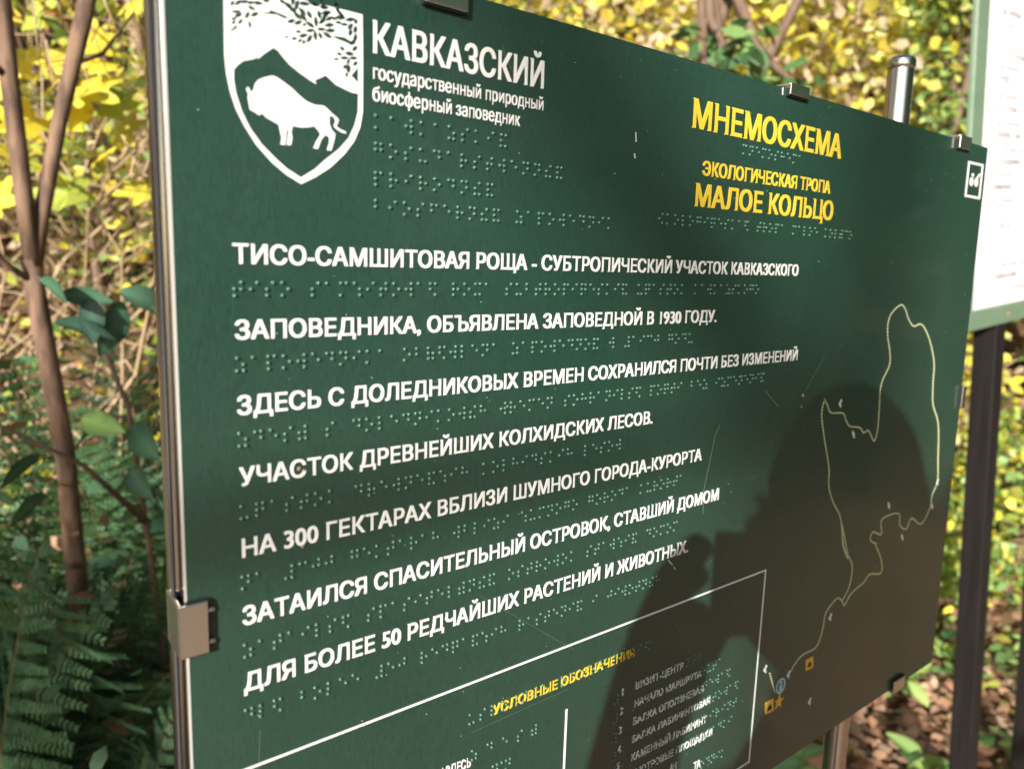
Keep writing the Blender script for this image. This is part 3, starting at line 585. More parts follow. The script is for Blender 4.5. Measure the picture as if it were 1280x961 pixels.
rows = [('до Белых скал', 64, 574), ('Сочи', 72, 550), ('б. Сухая', 100, 497), ('до Белых', 69, 473), ('1930', 72, 448), ('до Балки', 69, 419), ('б. Сухая', 73, 395), ('до Буковой', 69, 367), ('балки 2 км', 77, 344),
        ('Дубовой рощи', 100, 316), ('и родника', 97, 292), ('до балки', 65, 266), ('Каменной', 69, 241), ('до Родника', 61, 215), ('Хоста', 109, 162), ('Сочинский парк', 109, 82), ('Кавказский', 104, 58), ('заповедник', 190, 30)]
for i, (s, x, z) in enumerate(rows):
    o = text(s, x, z, x + len(s) * 11.5, z, 15 if i % 2 == 0 else 12, M['sign_ink'], 0.0 if i % 2 else .012, h=.0005, parent=sign, name='sign_lettering', yb=0.0)

# ================================================================ vegetation
def polar(a, r): return r * math.sin(R(a)), r * math.cos(R(a))
def P3(a, r, dz=0.0):
    x, y = polar(a, r); return Vector((x, y, hgt(x, y) + dz))
# ---- ground cover of the slope: fallen leaves, low green herbs (one mass each)
def scatter(n, a0, a1, r0, r1, p=1.0):
    a = np.radians(rng.uniform(a0, a1, n)); r = r0 + (r1 - r0) * rng.uniform(0, 1, n) ** p
    x, y = r * np.sin(a), r * np.cos(a); z = np.array([hgt(u, v) for u, v in zip(x, y)]); return np.stack([x, y, z], 1)
p = scatter(34000, -20, 90, 0.7, 7, 1.2); p[:, 2] += rng.uniform(0, .05, len(p))
tag(leaf_cloud('leaf_litter', p, 0.05, DRY + DRY + TAN[:2], M['dry_leaf'], flat=.75), kind='stuff')
for a0, a1, n, pal in ((90, 156, 9000, DRY[:2] + DRY[4:]), (156, 215, 7000, TAN[::2] + DRY[3:4]), (215, 340, 8000, DRY + TAN)):
    p = scatter(n, a0, a1, 0.5, 9, 1.0); p[:, 2] += rng.uniform(0, .04, len(p))
    tag(leaf_cloud('leaf_litter', p, 0.07, pal, M['dry_leaf'], flat=.75), kind='stuff')
def clumps(n, k, a0, a1, r0, r1, spread, hh, p=1.0):
    c = scatter(n, a0, a1, r0, r1, p); c = np.repeat(c, k, 0)
    q = c + np.stack([rng.normal(0, spread, len(c)), rng.normal(0, spread, len(c)), np.abs(rng.normal(0, hh, len(c)))], 1); return q
p = clumps(230, 40, 30, 88, 2.8, 6.5, .10, .07)
tag(leaf_cloud('ground_ivy', p, 0.045, FRESH + YGR[:1], M['leaf'], flat=.45), kind='stuff')
p = clumps(420, 50, -12, 88, 3.2, 12, .16, .16, 1.2)
tag(leaf_cloud('undergrowth', p, 0.06, YGR[1:] + FRESH[:2] + GRN[2:] + TAN + DRY, M['leaf'], flat=.2), kind='stuff')
p = clumps(260, 44, -25, 24, .8, 2.0, .12, .22)
tag(leaf_cloud('undergrowth', p, 0.045, [(0.08,0.17,0.08),(0.06,0.13,0.07),(0.12,0.22,0.10)] + DRY[:1], M['leaf'], flat=.2), kind='stuff')
p = clumps(160, 50, -12, 40, 1.9, 5, .18, .2)
tag(leaf_cloud('undergrowth', p, 0.04, FRESH + YGR + YEL[:2] + TAN, M['leaf'], flat=.2), kind='stuff')
p = clumps(1500, 34, -15, 88, 9, 34, .8, .9, 1.3)
tag(leaf_cloud('far_woodland', p, 0.16, YGR + YEL + TAN + GRN[2:], M['leaf'], flat=.1), kind='stuff')

# ---- single fallen leaves lying where the ground is seen close
def dry_mesh(name, col, lobes=0):
    v = []; n = 14
    for k in range(n):
        t = 2 * PI * k / n; r = 0.5 * (1 + (.25 * math.cos(5 * t) if lobes else .05 * math.cos(9 * t))) * (1 if lobes else 1 / (1 + .5 * abs(math.sin(t))))
        v.append((r * math.cos(t), r * math.sin(t), .16 * math.cos(2 * t + 1) + random.uniform(-.05, .05)))
    v.append((0, 0, 0)); f = [(k, (k + 1) % n, n) for k in range(n)]
    b = len(v); v += [(-.5, -.015, .1), (-.5, .015, .1), (-.85, .01, .12)]; f.append((b, b + 2, b + 1))
    return tinted(pydata(name, v, f), col)
dms = [dry_mesh('fallen_leaf', c, l) for c, l in ((DRY[0], 0), (DRY[1], 1), (DRY[3], 0), (DRY[4], 1))]
dmy = dry_mesh('fallen_leaf', YEL[0], 1)
for k in range(150):
    a, r = random.uniform(52, 80), random.uniform(1.9, 4.2); q = P3(a, r, .05)
    yl = k % 17 == 0
    o = link('fallen_leaf', dmy if yl else dms[k % 4], M['dry_leaf'] if not yl else M['leaf']); o.location = q; s = random.uniform(.06, .10); o.scale = (s, s, s)
    o.rotation_euler = (random.uniform(-.5, .5), random.uniform(-.5, .5), random.uniform(0, 6.28))
    if yl: tag(o, 'bright yellow fallen leaf lying among brown leaves at lower right', 'leaf', 'yellow fallen leaves')
    else: tag(o, 'curled brown fallen leaf lying on the forest floor at lower right', 'leaf', 'brown fallen leaves')

# ---- low broad-leaved herbs on the ground to the right of the board
def broad_leaf(name, col, wd=.34, bend=-.25, n=6):
    v = []; f = []
    for i in range(n + 1):
        t = i / n; ww = wd * (math.sin(PI * min(1, t * .96 + .02)) ** .75) * (1 - .25 * t); z = bend * t * t
        v += [(-ww, t, z + .10 * ww), (0, t, z - .03), (ww, t, z + .10 * ww)]
    for i in range(n):
        b = i * 3; f += [(b, b + 1, b + 4, b + 3), (b + 1, b + 2, b + 5, b + 4)]
    me = tinted(pydata(name, v, f, True), col); c = np.tile(np.array([*col, 1.0], np.float32), (len(v), 1)); c[1::3, :3] = c[1::3, :3] * 1.5 + .03
    c[0::3, :3] *= np.random.default_rng(len(v)).uniform(.75, 1.1, (len(c[0::3]), 1)); me.attributes['tint'].data.foreach_set('color', c.ravel()); return me
herb_leaf = [broad_leaf('leaf', c, .36) for c in (FRESH[0], FRESH[1], FRESH[3], (0.12, 0.26, 0.10))]
def herb(a, r, n, size, label):
    q = P3(a, r); t = empty('broadleaf_herb', q, label, 'plant', 'broad-leaved herbs on the ground')
    for k in range(n):
        o = link('leaf', herb_leaf[k % 4], M['gloss_leaf'], t); s = size * random.uniform(.7, 1.2); o.scale = (s, s, s)
        o.location = (random.uniform(-.05, .05), random.uniform(-.05, .05), random.uniform(.04, .14)); o.rotation_euler = (random.uniform(-.1, .6), random.uniform(-.3, .3), random.uniform(0, 6.28))
herbs = [(66, 1.95), (69, 2.2), (72, 2.5), (60, 2.05), (66.5, 2.7), (70, 3.0), (74, 3.1), (63, 3.2), (57, 2.5), (72.5, 2.0), (68, 3.6), (65, 4.0), (71, 3.8), (61, 3.7), (75, 2.4)]
for i, (a, r) in enumerate(herbs): herb(a, r, random.randint(7, 12), random.uniform(.075, .12), 'low fresh green herb with broad leaves among brown fallen leaves')

# ---- ferns
def frond_mesh(L, col, arch, pairs=25, wmax=.15):
    v = []; f = []
    def rp(t): return Vector((0, L * (t * (1 - .35 * arch) + 0), L * (t * .55 - arch * .75 * t * t)))
    def rt(t): return (rp(min(1, t + .01)) - rp(max(0, t - .01))).normalized()
    pts = [rp(i / 14) for i in range(15)]; tube_data(pts, [.0036 * (1 - .8 * i / 14) for i in range(15)], 4, v, f, False); nr = len(v)
    for i in range(pairs):
        t = .16 + .83 * i / (pairs - 1); o = rp(t); tg = rt(t); sidev = Vector((1, 0, 0)); up = sidev.cross(tg)
        wl = wmax * L / .8 * (math.sin(PI * min(1, (t + .10) * .92)) ** .8) * (1 - .35 * t)
        for sg in (-1, 1):
            d = (sidev * sg + tg * random.uniform(.28, .48) - up * random.uniform(.05, .4)).normalized(); nb = max(4, int(wl / .0085)); prev = None
            pn = d.cross(up).normalized()
            for j in range(nb):
                s0 = wl * j / nb; s1 = wl * (j + 1) / nb; pw = .0085 * (1 - .7 * (j / nb)) * (L / .8) + .0014
                a = o + d * s0 - up * .06 * s0; b = o + d * (s0 + (s1 - s0) * .72) - up * .06 * s1
                for s2 in (-1, 1):
                    tip = (a + b) * .5 + pn * s2 * pw + d * .005; base = len(v)
                    v += [a, b, tip + d * .002, tip - d * .004]; f.append((base, base + 1, base + 2, base + 3))
    me = tinted(pydata('frond', v, f), col); c = np.tile(np.array([*col, 1.0], np.float32), (len(v), 1)); c[:nr] = (.22, .17, .08, 1)
    k = np.random.default_rng(3).uniform(.75, 1.3, (len(v) // 4 + 1,)).repeat(4)[:len(v) - nr]; c[nr:, :3] *= k[:, None]; me.attributes['tint'].data.foreach_set('color', c.ravel()); return me
FC = [(0.09, 0.20, 0.085), (0.075, 0.165, 0.085), (0.12, 0.23, 0.085), (0.16, 0.27, 0.09)]
fms = [frond_mesh(.85, FC[0], .45), frond_mesh(.95, FC[1], .32), frond_mesh(.75, FC[2], .62), frond_mesh(.9, FC[3], .5), frond_mesh(.7, (0.30, 0.17, 0.07), .7)]
ferns = [(.03, 1.24, 12, 1.0, 'fern nearest the steel post, dark green fronds arching low'), (.19, 1.36, 12, 1.05, 'tall dark fern right behind the left edge of the board'), (-.10, 1.36, 12, .98, 'dark fern at the left rim below the forked stem'),
         (.10, 1.60, 11, 1.02, 'upright fern standing behind the nearer ferns'), (.32, 1.80, 8, 1.1, 'fern half hidden by the board and its steel post'), (-.36, 1.55, 8, 1.1, 'fern beside the forked stem, fronds leaning out of the picture'),
         (.17, 1.16, 9, .85, 'low fern with fine fronds below the large steel clip')]
for i, (x, y, n, s, lab) in enumerate(ferns):
    t = empty('fern', (x, y, hgt(x, y)), lab, 'fern', 'ferns below the forked stem')
    for k in range(n):
        ang = 2 * PI * k / n + random.uniform(-.3, .3); rx = random.uniform(.5, 1.3)
        mesh = fms[(k + i) % 4] if not (i == 0 and k == 3) else fms[4]
        o = link('frond', mesh, M['fern'], t); q = s * random.uniform(.8, 1.1); o.scale = (q, q, q)
        o.rotation_euler = (rx, random.uniform(-.45, .45), ang)
        if mesh is fms[4]: o['label'] = 'withered brown frond'

# ---- forked sapling at the left edge
def rel(px, py, r): return None
sap = empty('forked_sapling', (.165, 1.53, hgt(.165, 1.53)), 'forked brown sapling with two stems and yellow lobed leaves at the left edge', 'tree')
def loc(t, *pts): return [Vector(p) - t.location for p in pts]
tube('trunk', loc(sap, (.17, 1.54, .2), (.16, 1.52, .7), (.145, 1.49, 1.11), (.12, 1.5, 1.36), (.113, 1.5, 1.43)), [.020, .018, .0155, .0155, .0150], M['bark_dark'], sap, 12)
tube('limb', loc(sap, (.118, 1.5, 1.42), (.110, 1.49, 1.53), (.101, 1.49, 1.715), (.098, 1.49, 1.835), (.05, 1.45, 2.3), (.0, 1.5, 2.9)), [.0145, .0135, .013, .0125, .011, .006], M['bark_dark'], sap, 12)
tube('limb', loc(sap, (.118, 1.5, 1.42), (.133, 1.5, 1.50), (.166, 1.49, 1.66), (.208, 1.49, 1.83), (.235, 1.5, 1.95), (.32, 1.55, 2.4), (.4, 1.5, 2.9)), [.0135, .012, .0115, .0135, .012, .009, .005], M['bark_dark'], sap, 12)
tube('twig', loc(sap, (.12, 1.5, 1.39), (.08, 1.47, 1.42), (.03, 1.45, 1.48), (-.1, 1.4, 1.6)), [.006, .005, .004, .002], M['bark_dark'], sap, 6)
tube('twig', loc(sap, (.09, 1.48, 1.72), (.0, 1.5, 1.8), (-.1, 1.55, 1.95)), [.006, .005, .002], M['bark_dark'], sap, 6)
tube('twig', loc(sap, (.18, 1.5, 1.75), (.25, 1.6, 1.80), (.33, 1.7, 1.92)), [.005, .004, .002], M['bark_dark'], sap, 6)
def maple_mesh(col, curl):
    out = []; n = 5
    for k in range(n):
        a = PI / 2 + (k - 2) * R(58); L = (1.0, .86, .6)[abs(k - 2)] * .62
        for da, rr in ((-.36, .66), (-.18, .88), (0, 1.0), (.18, .88), (.36, .66)): out.append((L * rr * math.cos(a + da), .30 + L * rr * math.sin(a + da)))
    out.sort(key=lambda q: math.atan2(q[1] - .3, q[0])); out = sorted(out, key=lambda q: (math.atan2(q[1] - .3, q[0]) + 2 * PI + PI / 2) % (2 * PI))
    v = [(x, y, curl * (x * x + (y - .3) ** 2) + random.uniform(-.02, .02)) for x, y in out]; nv = len(v); v.append((0, .3, 0))
    f = [(k, (k + 1) % nv, nv) for k in range(nv)]
    b = len(v); v += [(-.012, .1, 0), (.012, .1, 0), (0, -.5, -.1)]; f.append((b, b + 1, b + 2))
    return tinted(pydata('leaf', v, f), col)
mls = [maple_mesh((.80, .66, .06), -.4), maple_mesh((.70, .62, .07), -.7), maple_mesh((.85, .72, .12), -.2), maple_mesh((.42, .50, .08), -.5), maple_mesh((.50, .26, .05), -.8)]
LV = [(.162, 1.69, 1.77, 2), (.136, 1.70, 1.74, 2), (.18, 1.72, 1.75, 0), (.251, 1.68, 1.805, 0), (.265, 1.66, 1.78, 0), (.203, 1.69, 1.72, 1), (.304, 1.67, 1.81, 1), (.206, 1.69, 1.66, 0), (.205, 1.66, 1.63, 3), (.243, 1.68, 1.62, 0), (.124, 1.70, 1.64, 0),
      (.177, 1.69, 1.577, 1), (.155, 1.69, 1.865, 3), (.145, 1.69, 1.83, 3), (.197, 1.65, 1.853, 4), (.287, 1.68, 1.883, 3), (.321, 1.67, 1.896, 1), (.105, 1.70, 1.607, 0), (.26, 1.72, 1.70, 3), (.33, 1.75, 1.75, 3), (.10, 1.66, 1.80, 1), (.23, 1.7, 1.93, 3), (.08, 1.68, 1.70, 2),
      (.30, 1.8, 1.66, 1), (.18, 1.64, 1.69, 1), (.09, 1.7, 1.92, 1), (.06, 1.6, 1.50, 0), (.22, 1.75, 1.53, 3), (.35, 1.7, 1.55, 1)]
for x, y, z, k in LV:
    o = link('leaf', mls[k], M['leaf'], sap); s = random.uniform(.085, .13); o.scale = (s, s, s); o.location = Vector((x, y, z)) - sap.location
    o.rotation_euler = (random.uniform(.5, 1.6), random.uniform(-.6, .6), random.uniform(-1.2, 1.2))
    if k == 4: o['label'] = 'brown withered leaf'
for x, y, z, k in LV[::2]: tube('leaf_stalk', loc(sap, (x, y, z), (x * .7 + .04, y * .8 + .3, z + .12)), [.0012, .002], M['twig'], sap, 4)

# ---- laurel with big dark leaves
lau = empty('laurel_shrub', (.30, 1.42, hgt(.3, 1.42)), 'evergreen shrub with large dark blue-green leaves beside the steel post', 'shrub')
tube('stem', loc(lau, (.30, 1.42, .2), (.26, 1.36, .8), (.22, 1.33, 1.2), (.16, 1.3, 1.38), (.10, 1.28, 1.41)), [.006, .005, .004, .0032, .002], M['bark'], lau, 8)
tube('stem', loc(lau, (.24, 1.34, 1.0), (.15, 1.3, 1.12), (.02, 1.28, 1.22)), [.006, .004, .002], M['bark'], lau, 6)
bls = [broad_leaf('leaf', c, .28, -.3, 12) for c in ((0.035, 0.105, 0.06), (0.05, 0.135, 0.07), (0.03, 0.085, 0.055), (0.20, 0.36, 0.09))]
BL = [(.105, 1.25, 1.405, 0, -110, 0), (.125, 1.24, 1.385, 1, -80, 1), (.165, 1.24, 1.385, 2, 170, 2), (.20, 1.235, 1.390, 0, -75, 0), (.235, 1.23, 1.37, 1, -110, 0), (.12, 1.26, 1.345, 2, -100, 1), (.205, 1.25, 1.375, 0, 190, 2),
      (.146, 1.27, 1.20, 3, 200, 1), (.175, 1.30, 1.18, 1, 120, 1), (.095, 1.28, 1.15, 0, 60, 0), (.217, 1.28, 1.18, 1, 160, 0), (.05, 1.28, 1.20, 3, 90, 0), (.04, 1.28, 1.10, 0, 30, 0), (.22, 1.33, 1.10, 0, 150, 0), (.10, 1.3, 1.08, 1, 100, 0)]
for x, y, z, k, az, fl in BL:
    o = link('leaf', bls[k], M['gloss_leaf'], lau); s = random.uniform(.062, .09); o.scale = (s, s, s); o.location = Vector((x, y, z)) - lau.location
    o.rotation_euler = (R({0: -30, 1: -12, 2: -80}[fl] + random.uniform(-14, 14)), R(random.uniform(35, 65) * (-1 if az < 0 else 1)) if fl < 2 else R(random.uniform(-20, 20)), R(az))

# ---- bare tangles of sunlit stems on the left slope
def tangle(a, r, n, hh, lab, name='bare_shrub', cat='shrub', mat_='twig', thick=.0066):
    base = P3(a, r); t = empty(name, base, lab, cat, 'bare sunlit stems on the slope')
    for k in range(n):
        p = Vector((random.uniform(-.3, .3), random.uniform(-.3, .3), 0)); d = Vector((random.uniform(-.9, .9), random.uniform(-.5, .5), 1)); pts = []; q = p.copy(); L = hh * random.uniform(.5, 1.1)
        for i in range(7):
            pts.append(q.copy()); d += Vector((random.uniform(-.5, .5), random.uniform(-.3, .3), random.uniform(-.35, .1))); q = q + d.normalized() * L / 6
        rr = thick * random.uniform(.5, 1.3)
        st = tube('stem', pts, [rr * (1 - .12 * i) for i in range(7)], M[mat_], t, 6)
        for i in (2, 3, 4, 5):
            e = pts[i] + Vector((random.uniform(-1, 1), random.uniform(-.6, .6), random.uniform(-.2, .8))) * L * .22
            tube('side_twig', [pts[i], (pts[i] + e) / 2 + Vector((0, 0, .02)), e], [rr * .5, rr * .38, rr * .15], M[mat_], st, 5)
    ps = np.repeat(np.array([tuple(Vector((random.uniform(-.6, .6), random.uniform(-.4, .4), random.uniform(.05, hh * .9)))) for _ in range(26)]), 16, 0)
    leaf_cloud('leaves', ps + rng.normal(0, .06, ps.shape), .036, YEL + YGR + FRESH, M['leaf'], t)
tangle(4, 2.3, 15, 1.6, 'tangle of pale bare stems behind the forked sapling'); tangle(10, 2.2, 17, 1.5, 'tangle of pale bare stems just left of the steel post')
tangle(8, 3.2, 18, 2.0, 'taller thicket of tan stems higher up the left slope'); tangle(0, 3.0, 10, 2.0, 'tan thicket at the far left edge', thick=.007); tangle(14, 3.3, 12, 2.0, 'tan thicket hidden partly by the board at the left', thick=.007)

tangle(58, 3.4, 12, 2.3, 'thin bare stems standing behind the right half of the board'); tangle(47, 3.6, 12, 2.4, 'thin bare stems standing behind the yellow heading')
# ---- trees and shrubs with crowns
def tree(name, cat, lab, a, r, hgtm, tr, crowns, cols, n, size, bark='bark', lean=(0, 0), group=None, limbs=6, matl='leaf', clump=.16):
    base = P3(a, r, -.05) if not isinstance(a, tuple) else Vector((a[0], a[1], hgt(*a) - .05))
    t = empty(name, base, lab, cat, group); top = Vector((lean[0], lean[1], hgtm))
    pts = [top * (i / 6) + Vector((random.uniform(-1, 1), random.uniform(-1, 1), 0)) * (.05 * hgtm / 3 if 0 < i < 6 else 0) for i in range(7)]
    tr_o = tube('trunk', pts, [tr * (1.25 if i == 0 else 1 - .13 * i) for i in range(7)], M[bark], t, 10)
    v = []; f = []
    for k in range(limbs):
        cx, cy, cz, cr = crowns[k % len(crowns)]; s = pts[random.randint(2, 5)]; e = Vector((cx, cy, cz)) + Vector((random.uniform(-1, 1), random.uniform(-1, 1), random.uniform(-.5, 1))) * cr * .8
        mid = (s + e) / 2 + Vector((0, 0, -.05 * hgtm)); tube('limb', [s, mid, e], [tr * .38, tr * .25, tr * .08], M[bark], tr_o, 6)
    ps = []
    tot = sum(c[3] ** 2 for c in crowns)
    for cx, cy, cz, cr in crowns:
        m_ = int(n * cr ** 2 / tot); k = max(6, m_ // 60)
        u = rng.normal(0, 1, (k, 3)); u /= np.linalg.norm(u, axis=1)[:, None]; c = np.array([cx, cy, cz]) + u * cr * (rng.uniform(.25, 1.0, (k, 1)) ** .5) * np.array([1, 1, .8])
        ps.append(np.repeat(c, m_ // k + 1, 0) + rng.normal(0, clump * cr ** .5, (k * (m_ // k + 1), 3)))
    leaf_cloud('crown', np.concatenate(ps), size, cols, M[matl], t)
    return t
G = 'yellowing trees behind the board'
YM = YEL + YGR[:1]
tree('yellow_tree', 'tree', 'small tree in full yellow leaf showing above the middle of the board', 46, 4.6, 2.6, .05, [(0, 0, 1.7, .8), (.5, .1, 2.2, .6), (-.6, 0, 2.0, .6)], YM + TAN, 2800, .075, group=G, clump=.2)
tree('yellow_tree', 'tree', 'yellow leafed tree with pale twigs showing left of the round steel post', 57, 4.4, 2.5, .05, [(0, 0, 1.6, .7), (.4, .1, 2.1, .6), (-.5, 0, 2.0, .6), (.1, 0, 1.0, .5)], YM + TAN, 3000, .072, group=G, clump=.2)
tree('yellow_tree', 'tree', 'brightest yellow bush standing directly behind the round steel post', 64.5, 3.6, 1.6, .03, [(0, 0, 1.05, .42), (.2, -.1, 1.35, .35), (-.3, 0, .8, .35)], YEL, 1900, .06, group=G, clump=.12)
tree('yellow_tree', 'tree', 'yellow tree reaching over the top edge behind the top right corner', 61, 6.0, 4.0, .07, [(0, 0, 2.8, 1.1), (.9, .2, 3.2, .8), (-.9, 0, 3.1, .9), (.2, 0, 1.9, .7)], YM, 3600, .11, group=G, clump=.25)
tree('yellow_tree', 'tree', 'thin tree with yellow green leaves above the emblem', 38, 5.2, 3.4, .05, [(0, 0, 2.3, .9), (.6, 0, 2.9, .7), (-.6, 0, 1.7, .7)], YM + YGR, 4000, .07, group=G, clump=.22)
tree('yellow_tree', 'tree', 'yellow green tree on the slope above the bare thickets', 9, 4.4, 2.6, .05, [(0, 0, 1.9, .8), (.5, .1, 1.4, .6), (-.6, 0, 2.1, .7), (.1, 0, 2.6, .6)], YM + YGR + TAN, 3400, .075, group=G, clump=.2)
tree('yellow_tree', 'tree', 'yellow tree at the left rim behind the forked sapling', 2, 3.6, 2.2, .04, [(0, 0, 1.5, .6), (.3, .1, 2.0, .5), (-.5, 0, 1.9, .5)], YM + TAN, 1700, .06, group=G, clump=.16)
tree('mossy_tree', 'tree', 'brown trunked tree with a few green leaves above the word on the board', 51.2, 3.3, 3.2, .085, [(.08, -.25, 1.92, .17), (-.22, -.2, 2.1, .16), (.4, 0, 3.2, .6)], GRN + FRESH[:1], 900, .085, bark='bark', lean=(-.15, 0), limbs=9, matl='gloss_leaf', clump=.12)
tree('ivy_covered_tree', 'tree', 'dark green ivy covered trunk beside the white list sign', 68.3, 4.4, 4.2, .10, [(0, 0, .9, .35), (-.05, 0, 1.5, .42), (0, 0, 2.1, .45), (.1, 0, 2.8, .5), (-.3, 0, 2.5, .4)], GRN[2:] + FRESH + YGR, 4600, .05, bark='bark', matl='gloss_leaf', clump=.11)
tree('ivy_covered_tree', 'tree', 'ivy wrapped tree farther right, mostly behind the white list sign', 74, 4.8, 4.2, .10, [(0, 0, .9, .4), (-.05, 0, 1.6, .5), (0, 0, 2.4, .6), (.1, 0, 3.0, .6)], GRN + YEL[:1] + YGR, 4500, .06, bark='bark', matl='gloss_leaf', clump=.13)
tree('leafy_shrub', 'shrub', 'green and yellow shrub between the board and the dark sign post', 68.5, 3.4, .7, .02, [(0, 0, .35, .35), (.3, 0, .3, .3), (-.3, .1, .25, .3)], FRESH + YGR + YEL[:1], 1500, .05, group='low shrubs by the sign post', clump=.1)
tree('leafy_shrub', 'shrub', 'green and yellow shrub right of the dark sign post', 73, 3.6, .9, .02, [(0, 0, .45, .4), (.3, 0, .4, .3), (-.3, .1, .3, .3)], FRESH + YGR + YEL[:1], 1700, .05, group='low shrubs by the sign post', clump=.1)
tree('bare_tree', 'tree', 'pale grey brown trunk with bare twigs seen above the yellow heading', 49, 5.4, 4.4, .10, [(0, 0, 3.6, .9)], TAN + YEL, 900, .07, bark='twig', limbs=14, group='pale trunks up the slope')
tree('bare_tree', 'tree', 'pale trunk with bare twigs nearer the top right corner of the board', 59.5, 5.0, 4.2, .08, [(0, 0, 3.4, .9)], TAN + YEL, 900, .07, bark='twig', limbs=14, group='pale trunks up the slope')
tree('bare_tree', 'tree', 'slim pale trunk rising left of the steel post through the thicket', 11, 3.7, 4.0, .035, [(0, 0, 3.0, .8)], TAN + YEL, 800, .06, bark='twig', limbs=12, group='pale trunks up the slope')
for i, (a, r, s) in enumerate([(20, 7, 1.1), (30, 8, 1.3), (44, 8.5, 1.4), (53, 8, 1.3), (68, 8.5, 1.4), (78, 6.5, 1.2), (86, 7, 1.3), (-6, 6, 1.1), (6, 8, 1.4)]):
    tree('woodland_tree', 'tree', ['autumn tree high on the slope behind the board', 'autumn tree up the slope beyond the board'][i % 2], a, r, 4.0 * s, .08, [(0, 0, 2.8 * s, 1.2), (.9, 0, 3.4 * s, .9), (-.9, 0, 3.2 * s, .9), (0, 0, 1.8 * s, .9)], (YEL + YGR + TAN) if i % 3 else (YGR + GRN + YEL), 3600, .10,
         group=['upper woodland trees', 'distant woodland trees'][i % 2], clump=.3)
tree('yellow_tree', 'tree', 'low yellow bush among bare stems between the forked sapling and the steel post', 8, 2.7, 1.2, .02, [(0, 0, .7, .35), (.2, .1, 1.0, .3), (-.25, 0, 1.1, .3)], YEL + YGR, 650, .05, group=G, clump=.12)
# ---- the wood behind the viewer: it is what the polished board reflects
BK = [(97, 5.5), (106, 4.6), (116, 5.4), (126, 4.4), (137, 5.6), (147, 4.8), (158, 6.6), (171, 7.5), (276, 6.4), (286, 5.8), (298, 5.2), (318, 6), (338, 7)]
for i, (a, r) in enumerate(BK):
    tree('forest_tree', 'tree', 'green leafed forest tree on the level ground across the path from the board', a, r, 6.0, .12, [(0, 0, 3.4, 1.4), (.8, 0, 4.4, 1.2), (-.8, .2, 4.2, 1.2), (0, 0, 2.0, 1.1), (0, 0, 5.6, 1.2)], GRN[:2] if a < 200 else DRY + GRN[2:] + YGR, 3000, .14, group='forest trees across the path', clump=.4)
p = clumps(420, 26, 88, 178, 8.5, 14, .7, .1); p[:, 2] += rng.uniform(0, 5.5, len(p))
tag(leaf_cloud('far_woodland', p, 0.30, GRN[:2], M['leaf'], flat=.1), kind='stuff')
# tree between the board and the sun, whose crown keeps the ferns in shade
tree('slender_tree', 'tree', 'slender evergreen tree on the sunny side, one long bough reaching out', (-4.36, -1.78), 0, 3.4, .07, [(.05, -.1, 1.5, .42), (.05, -.1, 2.05, .45), (0, -.1, 2.5, .40), (-.2, .25, 2.0, .45), (.15, -.26, 2.9, .24), (.15, -.26, 3.15, .24)], GRN, 5000, .09, limbs=8, matl='gloss_leaf', clump=.12)
bough = C.objects['slender_tree']
c0 = Vector((-3.64, -2.47, 3.065)); dv = Vector((.584, -.811, .506))
tube('bough', [c0 - dv * 1.0 - bough.location, c0 - dv * .6 - bough.location, c0 - dv * .25 - bough.location, c0 + dv * .03 - bough.location, c0 + dv * .16 - bough.location], [.018, .015, .012, .010, .004], M['bark'], bough, 10)

# a slim tree far off on the sunny side: its thin trunk and one bough lay soft bands of shade over the board
slim = empty('slim_tree', (-10 * .811 + .092 * .584, -10 * .584 - .092 * .811, -.1), 'slim bare tree far off on the sunny side, one long thin bough slanting up', 'tree')
tube('trunk', [(0, 0, 0), (0, 0, 2.0), (0, 0, 4.2), (0, 0, 5.55), (.02, -.02, 6.3)], [.050, .042, .036, .030, .010], M['bark'], slim, 10)
ev = Vector((.584, -.811, 0))
tube('bough', [Vector((0, 0, 4.75)), ev * -.05 + Vector((0, 0, 5.28)), ev * -.13 + Vector((0, 0, 5.36)), ev * -.20 + Vector((0, 0, 5.43)), ev * -.30 + Vector((0, 0, 5.75))], [.030, .036, .040, .034, .012], M['bark'], slim, 8)
for k in range(9):
    q = Vector((0, 0, 3.2 + .32 * k)); e = Vector((random.uniform(-1, 1), random.uniform(-1, 1), .6)) * .5
    if q.z < 5.0: tube('twig', [q, q + e * .6 - Vector((0, 0, .05)), q + e], [.010, .007, .002], M['bark'], slim, 5)
# snag added out of view, shaped to shade the board's far lower corner
snag = empty('added_shade_snag', (-3.078, -2.566, -.05), 'unseen broken tree snag added on the sunny side to shade the corner of the board', 'tree')
tube('trunk', [(0, 0, 0), (.02, 0, .8), (-.01, .01, 1.8), (0, 0, 2.8), (0, 0, 2.99), (0, 0, 3.06)], [.20, .18, .172, .168, .14, .07], M['bark'], snag, 14)
tube('branch_stub', [(0, 0, 1.9), (.3, -.25, 2.2), (.45, -.4, 2.5)], [.05, .035, .015], M['bark'], snag, 8)

